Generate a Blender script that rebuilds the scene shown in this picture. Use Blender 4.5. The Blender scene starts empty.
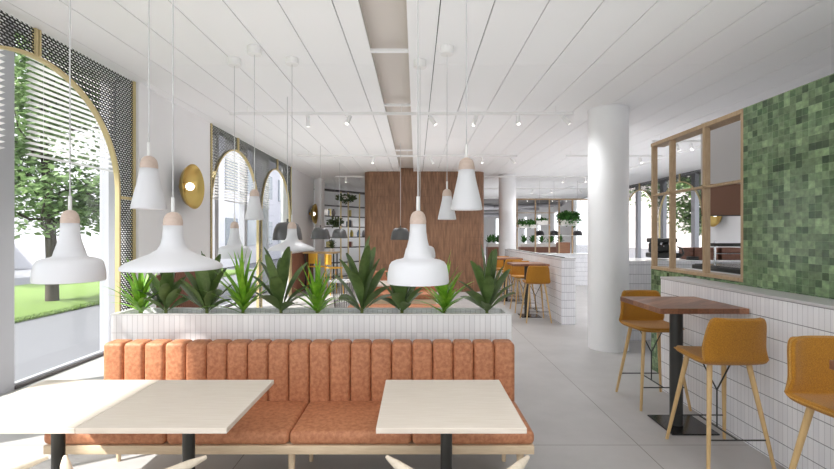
import bpy, bmesh, math, random
from mathutils import Vector, Matrix
random.seed(7)
PI = math.pi
sc = bpy.context.scene
C = sc.collection

# ------------------------------------------------------------------ colours
def lin(c):
    c /= 255.0
    return c / 12.92 if c <= 0.04045 else ((c + 0.055) / 1.055) ** 2.4
def rgb(r, g, b): return (lin(r), lin(g), lin(b), 1.0)

# ------------------------------------------------------------------ materials
def newmat(name):
    m = bpy.data.materials.new(name); m.use_nodes = True
    nt = m.node_tree; nt.nodes.clear()
    out = nt.nodes.new('ShaderNodeOutputMaterial')
    b = nt.nodes.new('ShaderNodeBsdfPrincipled')
    nt.links.new(b.outputs[0], out.inputs[0])
    return m, nt, b, out
def nd(nt, t, **k):
    n = nt.nodes.new(t)
    for a, v in k.items():
        if a in n.inputs.keys(): n.inputs[a].default_value = v
        else: setattr(n, a, v)
    return n
def math_(nt, op, a, b=None):
    n = nt.nodes.new('ShaderNodeMath'); n.operation = op
    for i, v in enumerate((a, b)):
        if v is None: continue
        if hasattr(v, 'links'): nt.links.new(v, n.inputs[i])
        else: n.inputs[i].default_value = v
    return n.outputs[0]
def coords(nt, scale=(1, 1, 1), kind='Object'):
    tc = nd(nt, 'ShaderNodeTexCoord'); mp = nd(nt, 'ShaderNodeMapping')
    mp.inputs['Scale'].default_value = scale
    nt.links.new(tc.outputs[kind], mp.inputs[0]); return mp.outputs[0]
def simple(name, col, rough=0.5, metal=0.0, noise=0.0, nscale=30, bump=0.0, stretch=(1, 1, 1), spec=None, emit=None, emits=0, col2=None, sheen=0):
    m, nt, b, out = newmat(name)
    b.inputs['Roughness'].default_value = rough; b.inputs['Metallic'].default_value = metal
    if spec is not None: b.inputs['Specular IOR Level'].default_value = spec
    b.inputs['Base Color'].default_value = col
    if sheen: b.inputs['Sheen Weight'].default_value = sheen
    if emit: b.inputs['Emission Color'].default_value = emit; b.inputs['Emission Strength'].default_value = emits
    if noise or bump or col2:
        v = coords(nt, stretch)
        n = nd(nt, 'ShaderNodeTexNoise', Scale=nscale, Detail=5.0, Roughness=0.6); nt.links.new(v, n.inputs['Vector'])
        if noise or col2:
            r = nd(nt, 'ShaderNodeValToRGB')
            c2 = col2 or tuple(max(0, x * (1 - noise)) for x in col[:3]) + (1,)
            r.color_ramp.elements[0].position = 0.35; r.color_ramp.elements[0].color = c2
            r.color_ramp.elements[1].position = 0.65; r.color_ramp.elements[1].color = col
            nt.links.new(n.outputs['Fac'], r.inputs[0]); nt.links.new(r.outputs[0], b.inputs['Base Color'])
        if bump:
            bp = nd(nt, 'ShaderNodeBump', Strength=bump, Distance=0.01)
            nt.links.new(n.outputs['Fac'], bp.inputs['Height']); nt.links.new(bp.outputs[0], b.inputs['Normal'])
    return m
def facing_uv(nt):
    """(along-the-wall, height) in metres, whichever way the vertical face looks"""
    tc = nd(nt, 'ShaderNodeTexCoord'); s = nd(nt, 'ShaderNodeSeparateXYZ'); nt.links.new(tc.outputs['Object'], s.inputs[0])
    g = nd(nt, 'ShaderNodeNewGeometry'); sn = nd(nt, 'ShaderNodeSeparateXYZ'); nt.links.new(g.outputs['True Normal'], sn.inputs[0])
    ax = math_(nt, 'GREATER_THAN', math_(nt, 'ABSOLUTE', sn.outputs[0]), 0.5)
    h = math_(nt, 'ADD', math_(nt, 'MULTIPLY', s.outputs[1], ax), math_(nt, 'MULTIPLY', s.outputs[0], math_(nt, 'SUBTRACT', 1.0, ax)))
    c = nd(nt, 'ShaderNodeCombineXYZ'); nt.links.new(h, c.inputs[0]); nt.links.new(s.outputs[2], c.inputs[1])
    return c.outputs[0]
def tile(name, w, h, c1, c2, mortar, msize=0.002, rough=0.25, offset=0.0, bump=0.3, vary=False, z0=0.0):
    m, nt, b, out = newmat(name)
    uv = facing_uv(nt)
    mp = nd(nt, 'ShaderNodeMapping'); mp.inputs['Location'].default_value = (0, z0, 0); nt.links.new(uv, mp.inputs[0])
    br = nd(nt, 'ShaderNodeTexBrick'); br.offset = offset; br.squash = 1
    br.inputs['Scale'].default_value = 1; br.inputs['Brick Width'].default_value = w; br.inputs['Row Height'].default_value = h
    br.inputs['Mortar Size'].default_value = msize; br.inputs['Mortar Smooth'].default_value = 0.3
    br.inputs['Color1'].default_value = c1; br.inputs['Color2'].default_value = c2; br.inputs['Mortar'].default_value = mortar
    nt.links.new(mp.outputs[0], br.inputs['Vector'])
    col = br.outputs['Color']
    if vary:
        n = nd(nt, 'ShaderNodeTexNoise', Scale=26.0, Detail=3.0); nt.links.new(mp.outputs[0], n.inputs['Vector'])
        br2 = nd(nt, 'ShaderNodeTexBrick'); br2.offset = 0.5; br2.inputs['Scale'].default_value = 1
        br2.inputs['Brick Width'].default_value = w * 2; br2.inputs['Row Height'].default_value = h; br2.inputs['Mortar Size'].default_value = 0
        br2.inputs['Color1'].default_value = (.55, .55, .55, 1); br2.inputs['Color2'].default_value = (1.25, 1.25, 1.25, 1)
        nt.links.new(mp.outputs[0], br2.inputs['Vector'])
        mx = nd(nt, 'ShaderNodeMix', data_type='RGBA', blend_type='MULTIPLY'); mx.inputs[0].default_value = 0.8
        nt.links.new(col, mx.inputs[6]); nt.links.new(br2.outputs['Color'], mx.inputs[7])
        r = nd(nt, 'ShaderNodeValToRGB')
        r.color_ramp.elements[0].position = 0.3; r.color_ramp.elements[0].color = (.72, .72, .72, 1)
        r.color_ramp.elements[1].position = 0.72; r.color_ramp.elements[1].color = (1.35, 1.4, 1.3, 1)
        nt.links.new(n.outputs['Fac'], r.inputs[0])
        mx2 = nd(nt, 'ShaderNodeMix', data_type='RGBA', blend_type='MULTIPLY'); mx2.inputs[0].default_value = 1
        nt.links.new(mx.outputs[2], mx2.inputs[6]); nt.links.new(r.outputs[0], mx2.inputs[7])
        col = mx2.outputs[2]
    nt.links.new(col, b.inputs['Base Color'])
    b.inputs['Roughness'].default_value = rough
    bp = nd(nt, 'ShaderNodeBump', Strength=bump, Distance=0.003); bp.invert = True
    nt.links.new(br.outputs['Fac'], bp.inputs['Height']); nt.links.new(bp.outputs[0], b.inputs['Normal'])
    return m
def row_lines(m, h, z0, dark, t=.0016):
    nt = m.node_tree; b = next(n for n in nt.nodes if n.type == 'BSDF_PRINCIPLED'); src = b.inputs['Base Color'].links[0].from_socket
    tc = nd(nt, 'ShaderNodeTexCoord'); s_ = nd(nt, 'ShaderNodeSeparateXYZ'); nt.links.new(tc.outputs['Object'], s_.inputs[0])
    f = math_(nt, 'FRACT', math_(nt, 'DIVIDE', math_(nt, 'ADD', s_.outputs[2], z0), h))
    ln = math_(nt, 'LESS_THAN', math_(nt, 'MULTIPLY', math_(nt, 'MINIMUM', f, math_(nt, 'SUBTRACT', 1.0, f)), h), t)
    mx = nd(nt, 'ShaderNodeMix', data_type='RGBA'); nt.links.new(ln, mx.inputs[0]); nt.links.new(src, mx.inputs[6]); mx.inputs[7].default_value = dark
    nt.links.new(mx.outputs[2], b.inputs['Base Color'])
def wood(name, c1, c2, scale=6, stretch=(1, 12, 12), rough=0.45, bump=0.05, kind='Object'):
    m, nt, b, out = newmat(name)
    v = coords(nt, stretch, kind)
    n = nd(nt, 'ShaderNodeTexNoise', Scale=float(scale), Detail=6.0, Roughness=0.55, Distortion=0.6); nt.links.new(v, n.inputs['Vector'])
    r = nd(nt, 'ShaderNodeValToRGB')
    r.color_ramp.elements[0].position = 0.3; r.color_ramp.elements[0].color = c2
    r.color_ramp.elements[1].position = 0.7; r.color_ramp.elements[1].color = c1
    nt.links.new(n.outputs['Fac'], r.inputs[0]); nt.links.new(r.outputs[0], b.inputs['Base Color'])
    bp = nd(nt, 'ShaderNodeBump', Strength=bump, Distance=0.004)
    nt.links.new(n.outputs['Fac'], bp.inputs['Height']); nt.links.new(bp.outputs[0], b.inputs['Normal'])
    b.inputs['Roughness'].default_value = rough
    return m

M = {}
M['ceiling'] = simple('ceiling_paint', rgb(247, 247, 248), 0.7)
M['ceiling_gap'] = simple('ceiling_gap', rgb(60, 58, 57), 0.9)
M['recess'] = simple('recess_board', rgb(214, 207, 200), 0.8)
M['white'] = simple('white_paint', rgb(240, 240, 241), 0.6, noise=0.02, nscale=3)
M['pillar'] = simple('pillar_paint', rgb(242, 242, 243), 0.45, noise=0.02, nscale=4)
M['white_metal'] = simple('white_metal', rgb(238, 237, 236), 0.35)
M['grey_frame'] = simple('grey_aluminium', rgb(176, 176, 182), 0.4)
M['shade'] = simple('white_lamp_shade', rgb(226, 226, 230), 0.35)
M['shade_in'] = simple('lamp_diffuser', rgb(250, 248, 240), 0.4, emit=(1, .95, .88, 1), emits=1.5)
M['pink_wood'] = wood('pale_pink_ash', rgb(216, 196, 184), rgb(204, 182, 168), 8)
M['cord'] = simple('pale_cord', rgb(205, 205, 206), 0.6)
M['ash'] = wood('pale_ash', rgb(224, 214, 202), rgb(214, 202, 188), 4, (1.5, 26, 10), 0.42, 0.03)
M['ash_frame'] = wood('ash_frame', rgb(222, 200, 170), rgb(208, 184, 152), 4, (2, 20, 20))
M['oak'] = wood('oak_frame', rgb(190, 164, 132), rgb(168, 140, 108), 5, (14, 14, 2))
M['oak_leg'] = wood('oak_leg', rgb(214, 182, 130), rgb(196, 162, 110), 6, (16, 16, 2))
M['chair_wood'] = wood('pale_chair_wood', rgb(226, 213, 194), rgb(212, 198, 178), 6, (6, 6, 6))
M['black'] = simple('black_metal', rgb(58, 58, 56), 0.42, 0.3)
M['black_gloss'] = simple('black_plate', rgb(34, 34, 35), 0.2, 0.2)
M['dark_grey'] = simple('grey_metal_shade', rgb(92, 92, 92), 0.32, 0.4)
M['charcoal_shade'] = simple('charcoal_shade', rgb(52, 50, 54), 0.4, 0.2)
M['gold'] = simple('brushed_brass', rgb(206, 172, 96), 0.3, 1.0, bump=0.03, nscale=60)
M['gold_trim'] = simple('brass_trim', rgb(212, 194, 148), 0.45, 0.45)
M['brass_dish'] = simple('brass_dish', rgb(205, 178, 108), 0.3, 1.0, bump=0.12, nscale=5)
M['globe'] = simple('opal_globe', rgb(255, 252, 245), 0.3, emit=(1, .97, .92, 1), emits=1.6)
M['chrome'] = simple('chrome', rgb(215, 215, 218), 0.15, 1.0)
M['leather'] = simple('terracotta_leather', rgb(200, 138, 100), 0.6, noise=0.0, col2=rgb(170, 108, 74), nscale=38, bump=0.12)
M['mustard'] = simple('mustard_fabric', rgb(184, 126, 28), 0.85, col2=rgb(152, 100, 16), nscale=160, bump=0.3, sheen=0.2)
M['piping'] = simple('mustard_piping', rgb(204, 156, 76), 0.8, col2=rgb(158, 108, 40), nscale=220)
M['soil'] = simple('pale_gravel', rgb(222, 219, 216), 0.9, noise=0.25, nscale=90, bump=0.5)
M['white_gloss'] = simple('white_quartz', rgb(236, 236, 236), 0.2)
M['ledge'] = simple('grey_ledge', rgb(205, 203, 204), 0.4)
M['copper'] = simple('brown_hood_panel', rgb(132, 92, 72), 0.5, 0.15)
M['bulkhead'] = simple('bulkhead_paint', rgb(214, 209, 208), 0.7)
M['dark_shelf'] = simple('dark_shelf', rgb(62, 56, 54), 0.5)
M['blind'] = simple('blind_slat', rgb(232, 230, 230), 0.5)
M['trunk'] = simple('bark', rgb(78, 66, 56), 0.9, noise=0.4, nscale=20, bump=0.5, stretch=(1, 1, .3))
M['bright_leaf'] = simple('bright_leaf', rgb(146, 196, 58), 0.42, col2=rgb(98, 156, 36), nscale=14)
M['dark_leaf'] = simple('dark_leaf', rgb(106, 130, 74), 0.42, col2=rgb(74, 98, 50), nscale=10)
M['small_leaf'] = simple('small_leaf', rgb(72, 128, 48), 0.5, col2=rgb(40, 84, 32), nscale=14)
M['olive_leaf'] = simple('olive_leaf', rgb(92, 108, 66), 0.6, col2=rgb(56, 74, 42), nscale=14)
M['plant_stem'] = simple('plant_stem', rgb(112, 124, 66), 0.6)
M['window_white'] = simple('window_frame_white', rgb(236, 236, 238), 0.4)
M['pot'] = simple('white_pot', rgb(232, 228, 222), 0.5)
M['tile'] = tile('white_kitkat_tile', 0.0398, 0.1337, rgb(232, 232, 233), rgb(222, 222, 224), rgb(178, 178, 182), 0.0016, 0.22, z0=0.0)
M['tile_wall'] = tile('white_kitkat_wall_tile', 0.0398, 0.1415, rgb(247, 247, 250), rgb(238, 238, 242), rgb(196, 195, 200), 0.0014, 0.22, z0=-0.012); row_lines(M['tile_wall'], .1415, -.012, rgb(140, 140, 146), .0026)
M['green_tile'] = tile('green_zellige_tile', 0.0535, 0.0535, rgb(62, 88, 58), rgb(136, 160, 120), rgb(140, 160, 126), 0.0013, 0.16, vary=True, bump=0.6)

def leafy(name, c1, c2):
    m, nt, b, out = newmat(name)
    g = nd(nt, 'ShaderNodeObjectInfo')
    v = coords(nt, (1, 1, 1)); n = nd(nt, 'ShaderNodeTexNoise', Scale=3.0, Detail=3.0); nt.links.new(v, n.inputs['Vector'])
    r = nd(nt, 'ShaderNodeValToRGB'); r.color_ramp.elements[0].position = .35; r.color_ramp.elements[0].color = c2
    r.color_ramp.elements[1].position = .65; r.color_ramp.elements[1].color = c1
    nt.links.new(n.outputs['Fac'], r.inputs[0]); nt.links.new(r.outputs[0], b.inputs['Base Color'])
    b.inputs['Roughness'].default_value = .6
    t = nd(nt, 'ShaderNodeBsdfTranslucent'); nt.links.new(r.outputs[0], t.inputs[0])
    mx = nd(nt, 'ShaderNodeMixShader'); mx.inputs[0].default_value = .35
    nt.links.new(b.outputs[0], mx.inputs[1]); nt.links.new(t.outputs[0], mx.inputs[2]); nt.links.new(mx.outputs[0], out.inputs[0])
    return m
M['tree_leaf'] = leafy('tree_leaf', rgb(152, 176, 122), rgb(98, 126, 76))
M['grass'] = simple('lawn_grass', rgb(126, 150, 74), 0.9, col2=rgb(92, 120, 52), nscale=25, bump=0.4)
M['path'] = simple('pale_path', rgb(112, 112, 117), 0.8, noise=0.05, nscale=6)
M['road'] = simple('pale_road', rgb(132, 132, 137), 0.9)
M['facade'] = simple('far_facade', rgb(214, 204, 200), 0.9)
M['facade_brick'] = simple('far_brick', rgb(176, 148, 136), 0.9, noise=.2, nscale=4)
M['facade_glass'] = simple('far_glass', rgb(150, 156, 165), 0.15)

def pane_mat():
    m, nt, b, out = newmat('clear_pane'); nt.nodes.remove(b)
    t = nd(nt, 'ShaderNodeBsdfTransparent'); t.inputs[0].default_value = (.97, .98, .98, 1)
    g = nd(nt, 'ShaderNodeBsdfGlossy'); g.inputs['Roughness'].default_value = 0.02
    f = nd(nt, 'ShaderNodeLayerWeight', Blend=0.5)
    ff = math_(nt, 'ADD', math_(nt, 'MULTIPLY', math_(nt, 'POWER', f.outputs['Facing'], 5.0), 0.35), 0.02)
    mx = nd(nt, 'ShaderNodeMixShader'); nt.links.new(ff, mx.inputs[0]); nt.links.new(t.outputs[0], mx.inputs[1]); nt.links.new(g.outputs[0], mx.inputs[2])
    nt.links.new(mx.outputs[0], out.inputs[0]); return m
M['pane'] = pane_mat()

def mesh_screen():
    """black metal sheet punched with staggered slanted lozenges"""
    m, nt, b, out = newmat('perforated_black_metal')
    b.inputs['Base Color'].default_value = rgb(30, 28, 27); b.inputs['Roughness'].default_value = .45
    tc = nd(nt, 'ShaderNodeTexCoord'); s = nd(nt, 'ShaderNodeSeparateXYZ'); nt.links.new(tc.outputs['Object'], s.inputs[0])
    v = math_(nt, 'DIVIDE', s.outputs[2], 0.0235)
    row = math_(nt, 'FLOOR', v)
    odd = math_(nt, 'MULTIPLY', math_(nt, 'MODULO', math_(nt, 'ADD', row, 1000.0), 2.0), 0.5)
    u = math_(nt, 'ADD', math_(nt, 'DIVIDE', s.outputs[1], 0.046), odd)
    fv = math_(nt, 'SUBTRACT', math_(nt, 'FRACT', v), 0.5)
    fu = math_(nt, 'SUBTRACT', math_(nt, 'FRACT', math_(nt, 'ADD', u, math_(nt, 'MULTIPLY', fv, 0.35))), 0.5)
    d = math_(nt, 'ADD', math_(nt, 'POWER', math_(nt, 'ABSOLUTE', math_(nt, 'DIVIDE', fu, 0.365)), 2.2),
              math_(nt, 'POWER', math_(nt, 'ABSOLUTE', math_(nt, 'DIVIDE', fv, 0.275)), 2.2))
    hole = math_(nt, 'LESS_THAN', d, 1.0)
    t = nd(nt, 'ShaderNodeBsdfTransparent'); mx = nd(nt, 'ShaderNodeMixShader')
    nt.links.new(hole, mx.inputs[0]); nt.links.new(b.outputs[0], mx.inputs[1]); nt.links.new(t.outputs[0], mx.inputs[2])
    nt.links.new(mx.outputs[0], out.inputs[0]); return m
M['screen'] = mesh_screen()

def floor_mat():
    m, nt, b, out = newmat('concrete_floor')
    tc = nd(nt, 'ShaderNodeTexCoord'); s = nd(nt, 'ShaderNodeSeparateXYZ'); nt.links.new(tc.outputs['Object'], s.inputs[0])
    def line(o, off, pitch):
        f = math_(nt, 'FRACT', math_(nt, 'DIVIDE', math_(nt, 'SUBTRACT', o, off - 500 * pitch), pitch))
        return math_(nt, 'LESS_THAN', math_(nt, 'MULTIPLY', math_(nt, 'MINIMUM', f, math_(nt, 'SUBTRACT', 1.0, f)), pitch), 0.0035)
    ln = math_(nt, 'MAXIMUM', line(s.outputs[0], 1.69, 2.94), line(s.outputs[1], 3.42, 5.88))
    n = nd(nt, 'ShaderNodeTexNoise', Scale=1.6, Detail=7.0, Roughness=.6); nt.links.new(tc.outputs['Object'], n.inputs['Vector'])
    r = nd(nt, 'ShaderNodeValToRGB'); r.color_ramp.elements[0].position = .3; r.color_ramp.elements[0].color = rgb(164, 161, 159)
    r.color_ramp.elements[1].position = .7; r.color_ramp.elements[1].color = rgb(180, 177, 175)
    nt.links.new(n.outputs['Fac'], r.inputs[0])
    mx = nd(nt, 'ShaderNodeMix', data_type='RGBA'); nt.links.new(ln, mx.inputs[0]); nt.links.new(r.outputs[0], mx.inputs[6]); mx.inputs[7].default_value = rgb(120, 114, 108)
    nt.links.new(mx.outputs[2], b.inputs['Base Color'])
    b.inputs['Roughness'].default_value = .42
    return m
M['floor'] = floor_mat()

def walnut_block():
    """walnut veneer laid in narrow upright staves with darker inlaid ticks"""
    m, nt, b, out = newmat('patterned_walnut')
    tc = nd(nt, 'ShaderNodeTexCoord'); s = nd(nt, 'ShaderNodeSeparateXYZ'); nt.links.new(tc.outputs['Object'], s.inputs[0])
    cm = nd(nt, 'ShaderNodeCombineXYZ'); nt.links.new(s.outputs[0], cm.inputs[0]); nt.links.new(s.outputs[2], cm.inputs[1])
    gr = nd(nt, 'ShaderNodeMapping'); gr.inputs['Scale'].default_value = (9, .9, 1); nt.links.new(cm.outputs[0], gr.inputs[0])
    n = nd(nt, 'ShaderNodeTexNoise', Scale=2.2, Detail=6.0, Roughness=.6, Distortion=.4); nt.links.new(gr.outputs[0], n.inputs['Vector'])
    r = nd(nt, 'ShaderNodeValToRGB'); r.color_ramp.elements[0].position = .28; r.color_ramp.elements[0].color = rgb(106, 74, 52)
    r.color_ramp.elements[1].position = .75; r.color_ramp.elements[1].color = rgb(166, 124, 94)
    nt.links.new(n.outputs['Fac'], r.inputs[0])
    br = nd(nt, 'ShaderNodeTexBrick'); br.offset = .5; br.inputs['Scale'].default_value = 1
    br.inputs['Brick Width'].default_value = .09; br.inputs['Row Height'].default_value = .19; br.inputs['Mortar Size'].default_value = .013
    br.inputs['Mortar Smooth'].default_value = .6
    br.inputs['Color1'].default_value = (1, 1, 1, 1); br.inputs['Color2'].default_value = (.8, .8, .8, 1); br.inputs['Mortar'].default_value = (.66, .62, .6, 1)
    wv = nd(nt, 'ShaderNodeTexNoise', Scale=1.1, Detail=2.0); nt.links.new(cm.outputs[0], wv.inputs['Vector'])
    nt.links.new(cm.outputs[0], br.inputs['Vector'])
    # the inlay fades out towards the plain right-hand third
    fac = nd(nt, 'ShaderNodeMapRange'); fac.inputs['From Min'].default_value = .3; fac.inputs['From Max'].default_value = .62
    fac.inputs['To Min'].default_value = .05; fac.inputs['To Max'].default_value = .6
    nt.links.new(wv.outputs['Fac'], fac.inputs['Value'])
    mx = nd(nt, 'ShaderNodeMix', data_type='RGBA', blend_type='MULTIPLY'); nt.links.new(fac.outputs[0], mx.inputs[0])
    nt.links.new(r.outputs[0], mx.inputs[6]); nt.links.new(br.outputs['Color'], mx.inputs[7])
    nt.links.new(mx.outputs[2], b.inputs['Base Color']); b.inputs['Roughness'].default_value = .5
    return m
M['walnut_block'] = walnut_block()
def herring():
    m, nt, b, out = newmat('walnut_top')
    v = coords(nt, (1, 1, 1)); rt = nd(nt, 'ShaderNodeMapping'); rt.inputs['Rotation'].default_value = (0, 0, math.radians(-38)); nt.links.new(v, rt.inputs[0])
    br = nd(nt, 'ShaderNodeTexBrick'); br.offset = .5; br.inputs['Scale'].default_value = 1; br.inputs['Brick Width'].default_value = .5
    br.inputs['Row Height'].default_value = .07; br.inputs['Mortar Size'].default_value = 0.0006
    br.inputs['Color1'].default_value = rgb(160, 112, 84); br.inputs['Color2'].default_value = rgb(112, 72, 52); br.inputs['Mortar'].default_value = rgb(80, 50, 36)
    nt.links.new(rt.outputs[0], br.inputs['Vector'])
    st = nd(nt, 'ShaderNodeMapping'); st.inputs['Scale'].default_value = (2, 22, 22); nt.links.new(rt.outputs[0], st.inputs[0])
    n = nd(nt, 'ShaderNodeTexNoise', Scale=4.0, Detail=5.0); nt.links.new(st.outputs[0], n.inputs['Vector'])
    mx = nd(nt, 'ShaderNodeMix', data_type='RGBA', blend_type='OVERLAY'); mx.inputs[0].default_value = .6
    nt.links.new(br.outputs['Color'], mx.inputs[6]); nt.links.new(n.outputs['Fac'], mx.inputs[7])
    nt.links.new(mx.outputs[2], b.inputs['Base Color']); b.inputs['Roughness'].default_value = .38
    return m
M['walnut_top'] = herring()
M['reeded'] = simple('reeded_walnut', rgb(138, 92, 72), 0.5, noise=.25, nscale=8, stretch=(6, 6, 1))

# ------------------------------------------------------------------ geometry helpers
def box(bm, x0, x1, y0, y1, z0, z1, bev=0, seg=2):
    r = bmesh.ops.create_cube(bm, size=1)
    vs = r['verts']
    for v in vs:
        v.co = Vector(((x0 + x1) / 2 + v.co.x * (x1 - x0), (y0 + y1) / 2 + v.co.y * (y1 - y0), (z0 + z1) / 2 + v.co.z * (z1 - z0)))
    if bev:
        es = list({e for v in vs for e in v.link_edges})
        bmesh.ops.bevel(bm, geom=es, offset=bev, segments=seg, affect='EDGES', profile=.5)
    return bm
def lathe(bm, prof, c=(0, 0, 0), seg=40, axis='Z', cap0=False, cap1=False):
    rings = []
    for r, z in prof:
        ring = []
        for k in range(seg):
            a = 2 * PI * k / seg
            p = (r * math.cos(a), r * math.sin(a), z)
            if axis == 'X': p = (z, r * math.cos(a), r * math.sin(a))
            if axis == 'Y': p = (r * math.sin(a), z, r * math.cos(a))
            ring.append(bm.verts.new(Vector(c) + Vector(p)))
        rings.append(ring)
    for a, b in zip(rings, rings[1:]):
        for k in range(seg):
            bm.faces.new((a[k], a[(k + 1) % seg], b[(k + 1) % seg], b[k]))
    if cap0: bm.faces.new(list(reversed(rings[0])))
    if cap1: bm.faces.new(rings[-1])
    return bm
def tube(bm, pts, rad, seg=10, cap=True):
    pts = [Vector(p) for p in pts]
    if not hasattr(rad, '__len__'): rad = [rad] * len(pts)
    rings = []; up = None
    for i, p in enumerate(pts):
        d = (pts[min(i + 1, len(pts) - 1)] - pts[max(i - 1, 0)]).normalized()
        if up is None:
            up = Vector((0, 0, 1)) if abs(d.z) < .9 else Vector((1, 0, 0))
        s = d.cross(up).normalized(); u = s.cross(d).normalized(); up = u
        rings.append([bm.verts.new(p + (s * math.cos(2 * PI * k / seg) + u * math.sin(2 * PI * k / seg)) * rad[i]) for k in range(seg)])
    for a, b in zip(rings, rings[1:]):
        for k in range(seg): bm.faces.new((a[k], a[(k + 1) % seg], b[(k + 1) % seg], b[k]))
    if cap:
        bm.faces.new(list(reversed(rings[0]))); bm.faces.new(rings[-1])
    return bm
def B(): return bmesh.new()
def obj(name, bm, mat, parent=None, loc=(0, 0, 0), sharp=35, recalc=True):
    if recalc: bmesh.ops.recalc_face_normals(bm, faces=bm.faces)
    me = bpy.data.meshes.new(name); bm.to_mesh(me); bm.free()
    me.materials.append(mat)
    for p in me.polygons: p.use_smooth = True
    me.set_sharp_from_angle(angle=math.radians(sharp))
    o = bpy.data.objects.new(name, me); C.objects.link(o); o.location = loc
    if parent: o.parent = parent
    return o
def tag(o, label=None, cat=None, group=None, kind=None):
    if label: o['label'] = label
    if cat: o['category'] = cat
    if group: o['group'] = group
    if kind: o['kind'] = kind
    return o
def thing(name, label, cat, loc=(0, 0, 0), rz=0, group=None):
    o = bpy.data.objects.new(name, None); o.empty_display_size = .1; C.objects.link(o)
    o.location = loc; o.rotation_euler = (0, 0, rz)
    return tag(o, label, cat, group)
def struct(name, bm, mat, label=None, **k):
    return tag(obj(name, bm, mat, **k), label, None, None, 'structure')
def dup(root, loc, rz=0, label=None, group=None, scale=None):
    r = root.copy(); C.objects.link(r); r.location = loc; r.rotation_euler = (0, 0, rz)
    if scale: r.scale = scale
    if label: r['label'] = label
    if group: r['group'] = group
    for ch in list(root.children):
        c = ch.copy(); C.objects.link(c); c.parent = r
        for g in ch.children:
            d = g.copy(); C.objects.link(d); d.parent = c
    return r

# ================================================================== SETTING
H = 3.36            # ceiling height
XL, XR = -4.2, 8.0  # glazing on the left, glazing on the right
XS = -3.245         # plane of the arched screens and piers on the left
YB, YF = -3.5, 37.0

b = B(); box(b, XL - .1, XR + .1, YB, YF, -.12, 0)
struct('floor', b, M['floor'], 'pale grey concrete floor with large joints')

# ceiling boards with open joints, two sunk service strips
PW = .4094; X0 = .186
b = B()
ks = range(-11, 20)
seams = [-2.49, 1.09, 4.67, 8.25, 11.83, 15.41, 18.99, 22.3]
for k in ks:
    xa, xb = X0 + PW * k + .0045, X0 + PW * (k + 1) - .0045
    xa, xb = max(xa, XS - .02), min(xb, XR)
    if xb <= xa: continue
    pieces = [(xa, xb)]
    for s0, s1 in ((-.437, -.072), (5.6, 5.8)):
        nxt = []
        for p, q in pieces:
            if q <= s0 or p >= s1: nxt.append((p, q)); continue
            if p < s0: nxt.append((p, s0))
            if q > s1: nxt.append((s1, q))
        pieces = nxt
    for p, q in pieces:
        if q - p < .01: continue
        for ya, yb in zip([YB] + seams[1:-1], seams[1:]):
            box(b, p, q, ya + .002, yb - .002, H, H + .022)
struct('ceiling', b, M['ceiling'], 'white ceiling of long boards')
b = B(); box(b, XS - .02, XR, YB, 22.3, H + .13, H + .18)
for xa, xb in ((XS - .02, -.437), (-.072, 5.6), (5.8, XR)):
    box(b, xa, xb, YB, 22.3, H + .026, H + .036)
o = struct('ceiling_backing', b, M['ceiling_gap'])
b = B(); box(b, -.437, -.072, YB, 22.3, H + .10, H + .12)
for xs in (-.437,): box(b, xs - .012, xs, YB, 22.3, H + .023, H + .13)
for xs in (-.072,): box(b, xs, xs + .012, YB, 22.3, H + .023, H + .13)
struct('ceiling_recess', b, M['recess'])
b = B(); box(b, 5.59, 5.81, YB, 22.3, H - .05, H + .03); struct('ceiling_beam', b, M['ceiling'])
HW = 3.78
b = B(); box(b, XL - .1, XS - .02, YB, 18.8, HW, HW + .06); box(b, XS - .06, XS - .021, YB, 18.8, H, HW - .001); struct('ceiling_window_recess', b, M['white'])
b = B()
for y in (4.35, 6.17, 9.5, 12.9):
    box(b, -.437, -.072, y - .02, y + .02, H + .002, H + .03)
struct('ceiling_cross_bar', b, M['ceiling'])

# ceiling of the far hall: dark exposed slab with pale ducts
b = B(); box(b, XL, XR, 22.3, YF, H + .12, H + .2)
struct('ceiling_far', b, simple('dark_soffit', rgb(120, 118, 118), .9))

# walls
WT = .22
def pier(y0, y1):
    b = B(); box(b, XS - WT, XS, y0, y1, 0, H); return b
struct('wall_left', pier(5.20, 7.09), M['white'], 'white pier between the arched screens')
struct('wall_left_far', pier(11.72, 14.2), M['white'])
b = B(); box(b, XS, XS + .04, 5.20, 5.55, 0, H); struct('trim_1', b, M['white'])
# reeded walnut wainscot on the piers
def reeds(name, x, y0, y1, z1, side=1):
    b = B(); n = int((y1 - y0) / .05)
    for k in range(n):
        yc = y0 + (k + .5) * (y1 - y0) / n; r = (y1 - y0) / n * .48
        pr = [(x, yc - r), (x + side * r * .9, yc - r * .55), (x + side * r * 1.15, yc), (x + side * r * .9, yc + r * .55), (x, yc + r)]
        lo = [b.verts.new((p[0], p[1], .0)) for p in pr]; hi = [b.verts.new((p[0], p[1], z1)) for p in pr]
        for i in range(4): b.faces.new((lo[i], lo[i + 1], hi[i + 1], hi[i]))
        b.faces.new(hi); b.faces.new((lo[0], hi[0], hi[4], lo[4]))
    box(b, x - .004 if side > 0 else x, x if side > 0 else x + .004, y0, y1, 0, z1)
    return struct(name, b, M['reeded'])
reeds('trim_2', XS + .006, 5.56, 7.08, 1.09)
reeds('trim_3', XS + .006, 11.75, 14.15, 1.10)
b = B(); box(b, XL, -1.46, 18.6, 18.8, 0, HW); box(b, XL - .1, XL, 14.3, 18.6, 0, HW); struct('wall_far_left', b, M['white'], 'white wall behind the open shelving')
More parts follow.
